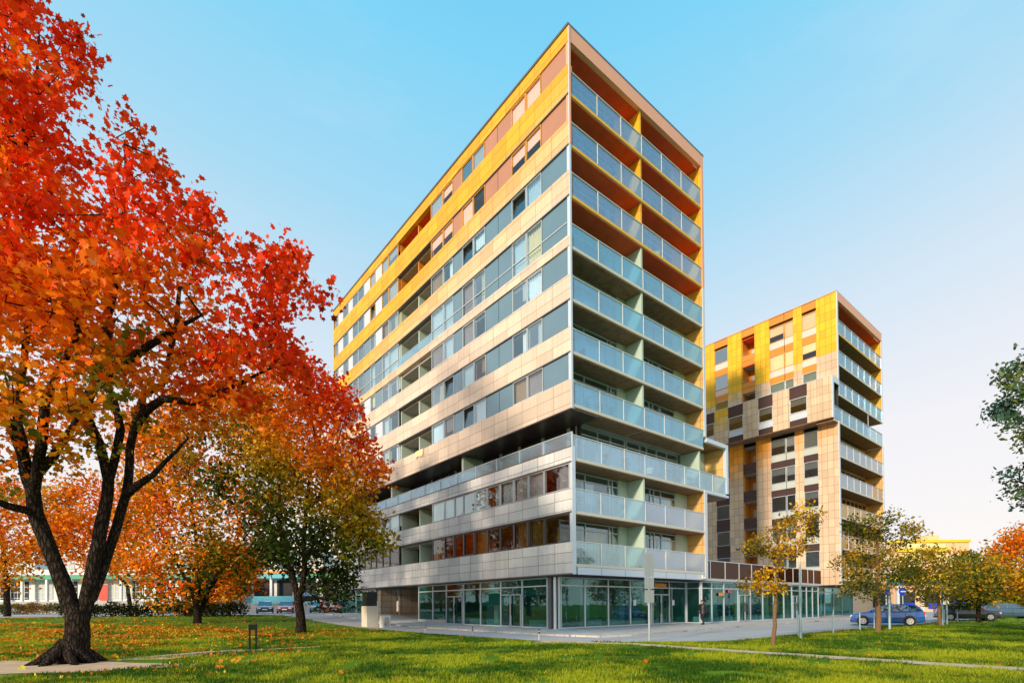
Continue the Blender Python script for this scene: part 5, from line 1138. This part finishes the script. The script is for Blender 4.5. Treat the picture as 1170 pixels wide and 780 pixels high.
X, Y = loc2w(12.2, .7); o = empty('sun_lounger', (X, Y, S[1]), YAW); tag(o, 'orange cushioned lounger behind glass on the lowest right balcony', 'lounger'); MB().box(-1.2, 1.2, -.3, .3, .3, .42).build('cushion', M['orange'], o); MB().box(-1.2, 1.2, -.28, .28, .2, .295).build('frame', M['frame'], o)
for s_ in (-1, 1): MB().box(s_ * 1.05 - .04, s_ * 1.05 + .04, -.25, .25, 0, .2).build('leg', M['frame'], o)
X, Y = loc2w(10.2, .45); o = empty('parasol', (X, Y, S[1]), YAW); tag(o, 'folded amber parasol on the lowest right balcony', 'parasol'); MB().tube((0, 0, 0), (0, 0, 1.5), .03, n=8).build('pole', M['frame'], o); MB().tube((0, 0, .75), (0, 0, 1.2), .35, .3, n=10).build('canopy', M['yellow'], o)
X, Y = loc2w(-.12, 18.0); o = empty('towel', (X, Y, 14.3), YAW); tag(o, 'cream blanket hung over the loggia parapet', 'blanket')
mb = MB(); vs = []
for i in range(9):
    y_ = -.8 + i * .2; vs += [(.05 + .01 * math.sin(i * 2.1), y_ * .8, .57), (.03 + .03 * math.sin(i * 1.7), y_ * .8, .02 - .06 * math.sin(i))]
mb.add(vs, [(2*i, 2*i+1, 2*i+3, 2*i+2) for i in range(8)]); mb.build('cloth', M['pyell'], o)
# ------------------------------------------------------------------ person walking left
def person(B, rz):
    o = empty('person', tuple(B), rz); tag(o, 'person in a dark coat and trousers walking past the shop windows', 'person')
    J = {'pel': (0, 0, .95), 'w': (0.01, 0, 1.12), 'ch': (.03, 0, 1.34), 'nk': (.04, 0, 1.48), 'hb': (.05, 0, 1.56), 'hd': (.07, 0, 1.66), 'ht': (.06, 0, 1.74),
         'lh': (0, .10, .92), 'lk': (.22, .10, .52), 'la': (.10, .10, .11), 'lf': (.24, .10, .045), 'rh': (0, -.10, .92), 'rk': (.05, -.10, .50), 'ra': (-.28, -.10, .16), 'rf': (-.17, -.10, .045),
         'ls': (.03, .19, 1.42), 'le': (-.10, .25, 1.14), 'lw': (-.02, .27, .90), 'lm': (.0, .27, .84), 'rs': (.03, -.19, 1.42), 're': (-.02, -.26, 1.13), 'rw': (.14, -.27, .93), 'rm': (.18, -.27, .88)}
    Rr = {'pel': .14, 'w': .135, 'ch': .16, 'nk': .06, 'hb': .075, 'hd': .095, 'ht': .06, 'lh': .10, 'lk': .065, 'la': .045, 'lf': .04, 'rh': .10, 'rk': .065, 'ra': .045, 'rf': .04, 'ls': .075, 'le': .055, 'lw': .035, 'lm': .035, 'rs': .075, 're': .055, 'rw': .035, 'rm': .035}
    E_ = [('pel', 'w'), ('w', 'ch'), ('ch', 'nk'), ('nk', 'hb'), ('hb', 'hd'), ('hd', 'ht'), ('pel', 'lh'), ('lh', 'lk'), ('lk', 'la'), ('la', 'lf'), ('pel', 'rh'), ('rh', 'rk'), ('rk', 'ra'), ('ra', 'rf'), ('ch', 'ls'), ('ls', 'le'), ('le', 'lw'), ('lw', 'lm'), ('ch', 'rs'), ('rs', 're'), ('re', 'rw'), ('rw', 'rm')]
    for h in ('lm', 'rm'):
        b = J[h]
        for i in range(5):
            ln = (.05, .07, .075, .07, .055)[i]; dx = (-.028 + .016 * i) if i else -.03; n1 = f'{h}f{i}'; n2 = n1 + 't'
            J[n1] = (b[0] + dx, b[1] + (.0 if i else .0), b[2] - (.04 if i else .0)); J[n2] = (b[0] + dx + (.015 if i else -.03), b[1] * .97, b[2] - .04 - ln); Rr[n1] = .012; Rr[n2] = .009; E_ += [(h, n1), (n1, n2)]
    ks = list(J); me = bpy.data.meshes.new('body'); me.from_pydata([J[k] for k in ks], [(ks.index(a), ks.index(b)) for a, b in E_], [])
    b = bpy.data.objects.new('body', me); col.objects.link(b); b.parent = o
    md = b.modifiers.new('skin', 'SKIN'); sk = me.skin_vertices[0].data
    for i, k in enumerate(ks): sk[i].radius = (Rr[k], Rr[k]); sk[i].use_root = (k == 'pel')
    sb = b.modifiers.new('sub', 'SUBSURF'); sb.levels = 2; sb.render_levels = 2
    m, nt, out = newmat('skin_and_clothes'); p = N(nt, 'ShaderNodeBsdfPrincipled'); tc_ = N(nt, 'ShaderNodeTexCoord'); s_ = N(nt, 'ShaderNodeSeparateXYZ'); L(nt, tc_.outputs['Object'], s_.inputs[0])
    c = mixc(nt, mathn(nt, 'GREATER_THAN', s_.outputs[2], 1.5), (.012, .013, .018), (.55, .32, .22)); L(nt, c, p.inputs['Base Color']); p.inputs['Roughness'].default_value = .8; L(nt, p.outputs[0], out.inputs[0]); me.materials.append(m)
    # coat skirt, hair, face
    mb = MB(); vs = []
    for z_, rx_, ry_ in ((1.44, .12, .2), (1.3, .17, .225), (1.1, .165, .21), (.95, .18, .22), (.78, .20, .235)):
        for q in range(16): a = q / 16 * 6.283; vs.append((.015 + rx_ * math.cos(a), ry_ * math.sin(a), z_))
    mb.add(vs, [(i*16+j, i*16+(j+1) % 16, (i+1)*16+(j+1) % 16, (i+1)*16+j) for i in range(4) for j in range(16)]); mb.build('coat', M['black'], o, smooth=True)
    mb = MB(); vs = []
    for i in range(5):
        t_ = i / 4 * 1.45
        for q in range(12): a = q / 12 * 6.283; vs.append((.052 + .105 * math.sin(1.57 - t_) * math.cos(a) - .01, .1 * math.cos(t_) * math.sin(a), 1.675 + .105 * math.sin(t_)))
    mb.add(vs, [(i*12+j, i*12+(j+1) % 12, (i+1)*12+(j+1) % 12, (i+1)*12+j) for i in range(4) for j in range(12)]); mb.build('hair', M['bark'], o, smooth=True)
    for s2 in (-1, 1): MB().tube((.155, s2 * .033, 1.665), (.162, s2 * .033, 1.665), .011, n=8).build('eye', M['black'], o); MB().tube((.06, s2 * .088, 1.65), (.06, s2 * .1, 1.65), .028, n=8).build('ear', m, o)
    MB().tube((.15, 0, 1.66), (.178, 0, 1.635), .01, .014, n=6).build('nose', m, o); MB().box(.15, .158, -.022, .022, 1.598, 1.606).build('mouth', M['red'], o)
    for s2, x_, z_ in ((1, .2, .0), (-1, -.2, .03)): MB().box(x_ - .16, x_ + .12, s2 * .1 - .045, s2 * .1 + .045, z_, z_ + .08).build('shoe', M['black'], o)
B = at(803, 714, 37.6); B[2] = .1
person(B, YAW + math.pi)
print('windows', nwin, 'panels', npan, 'objects', len(bpy.data.objects))
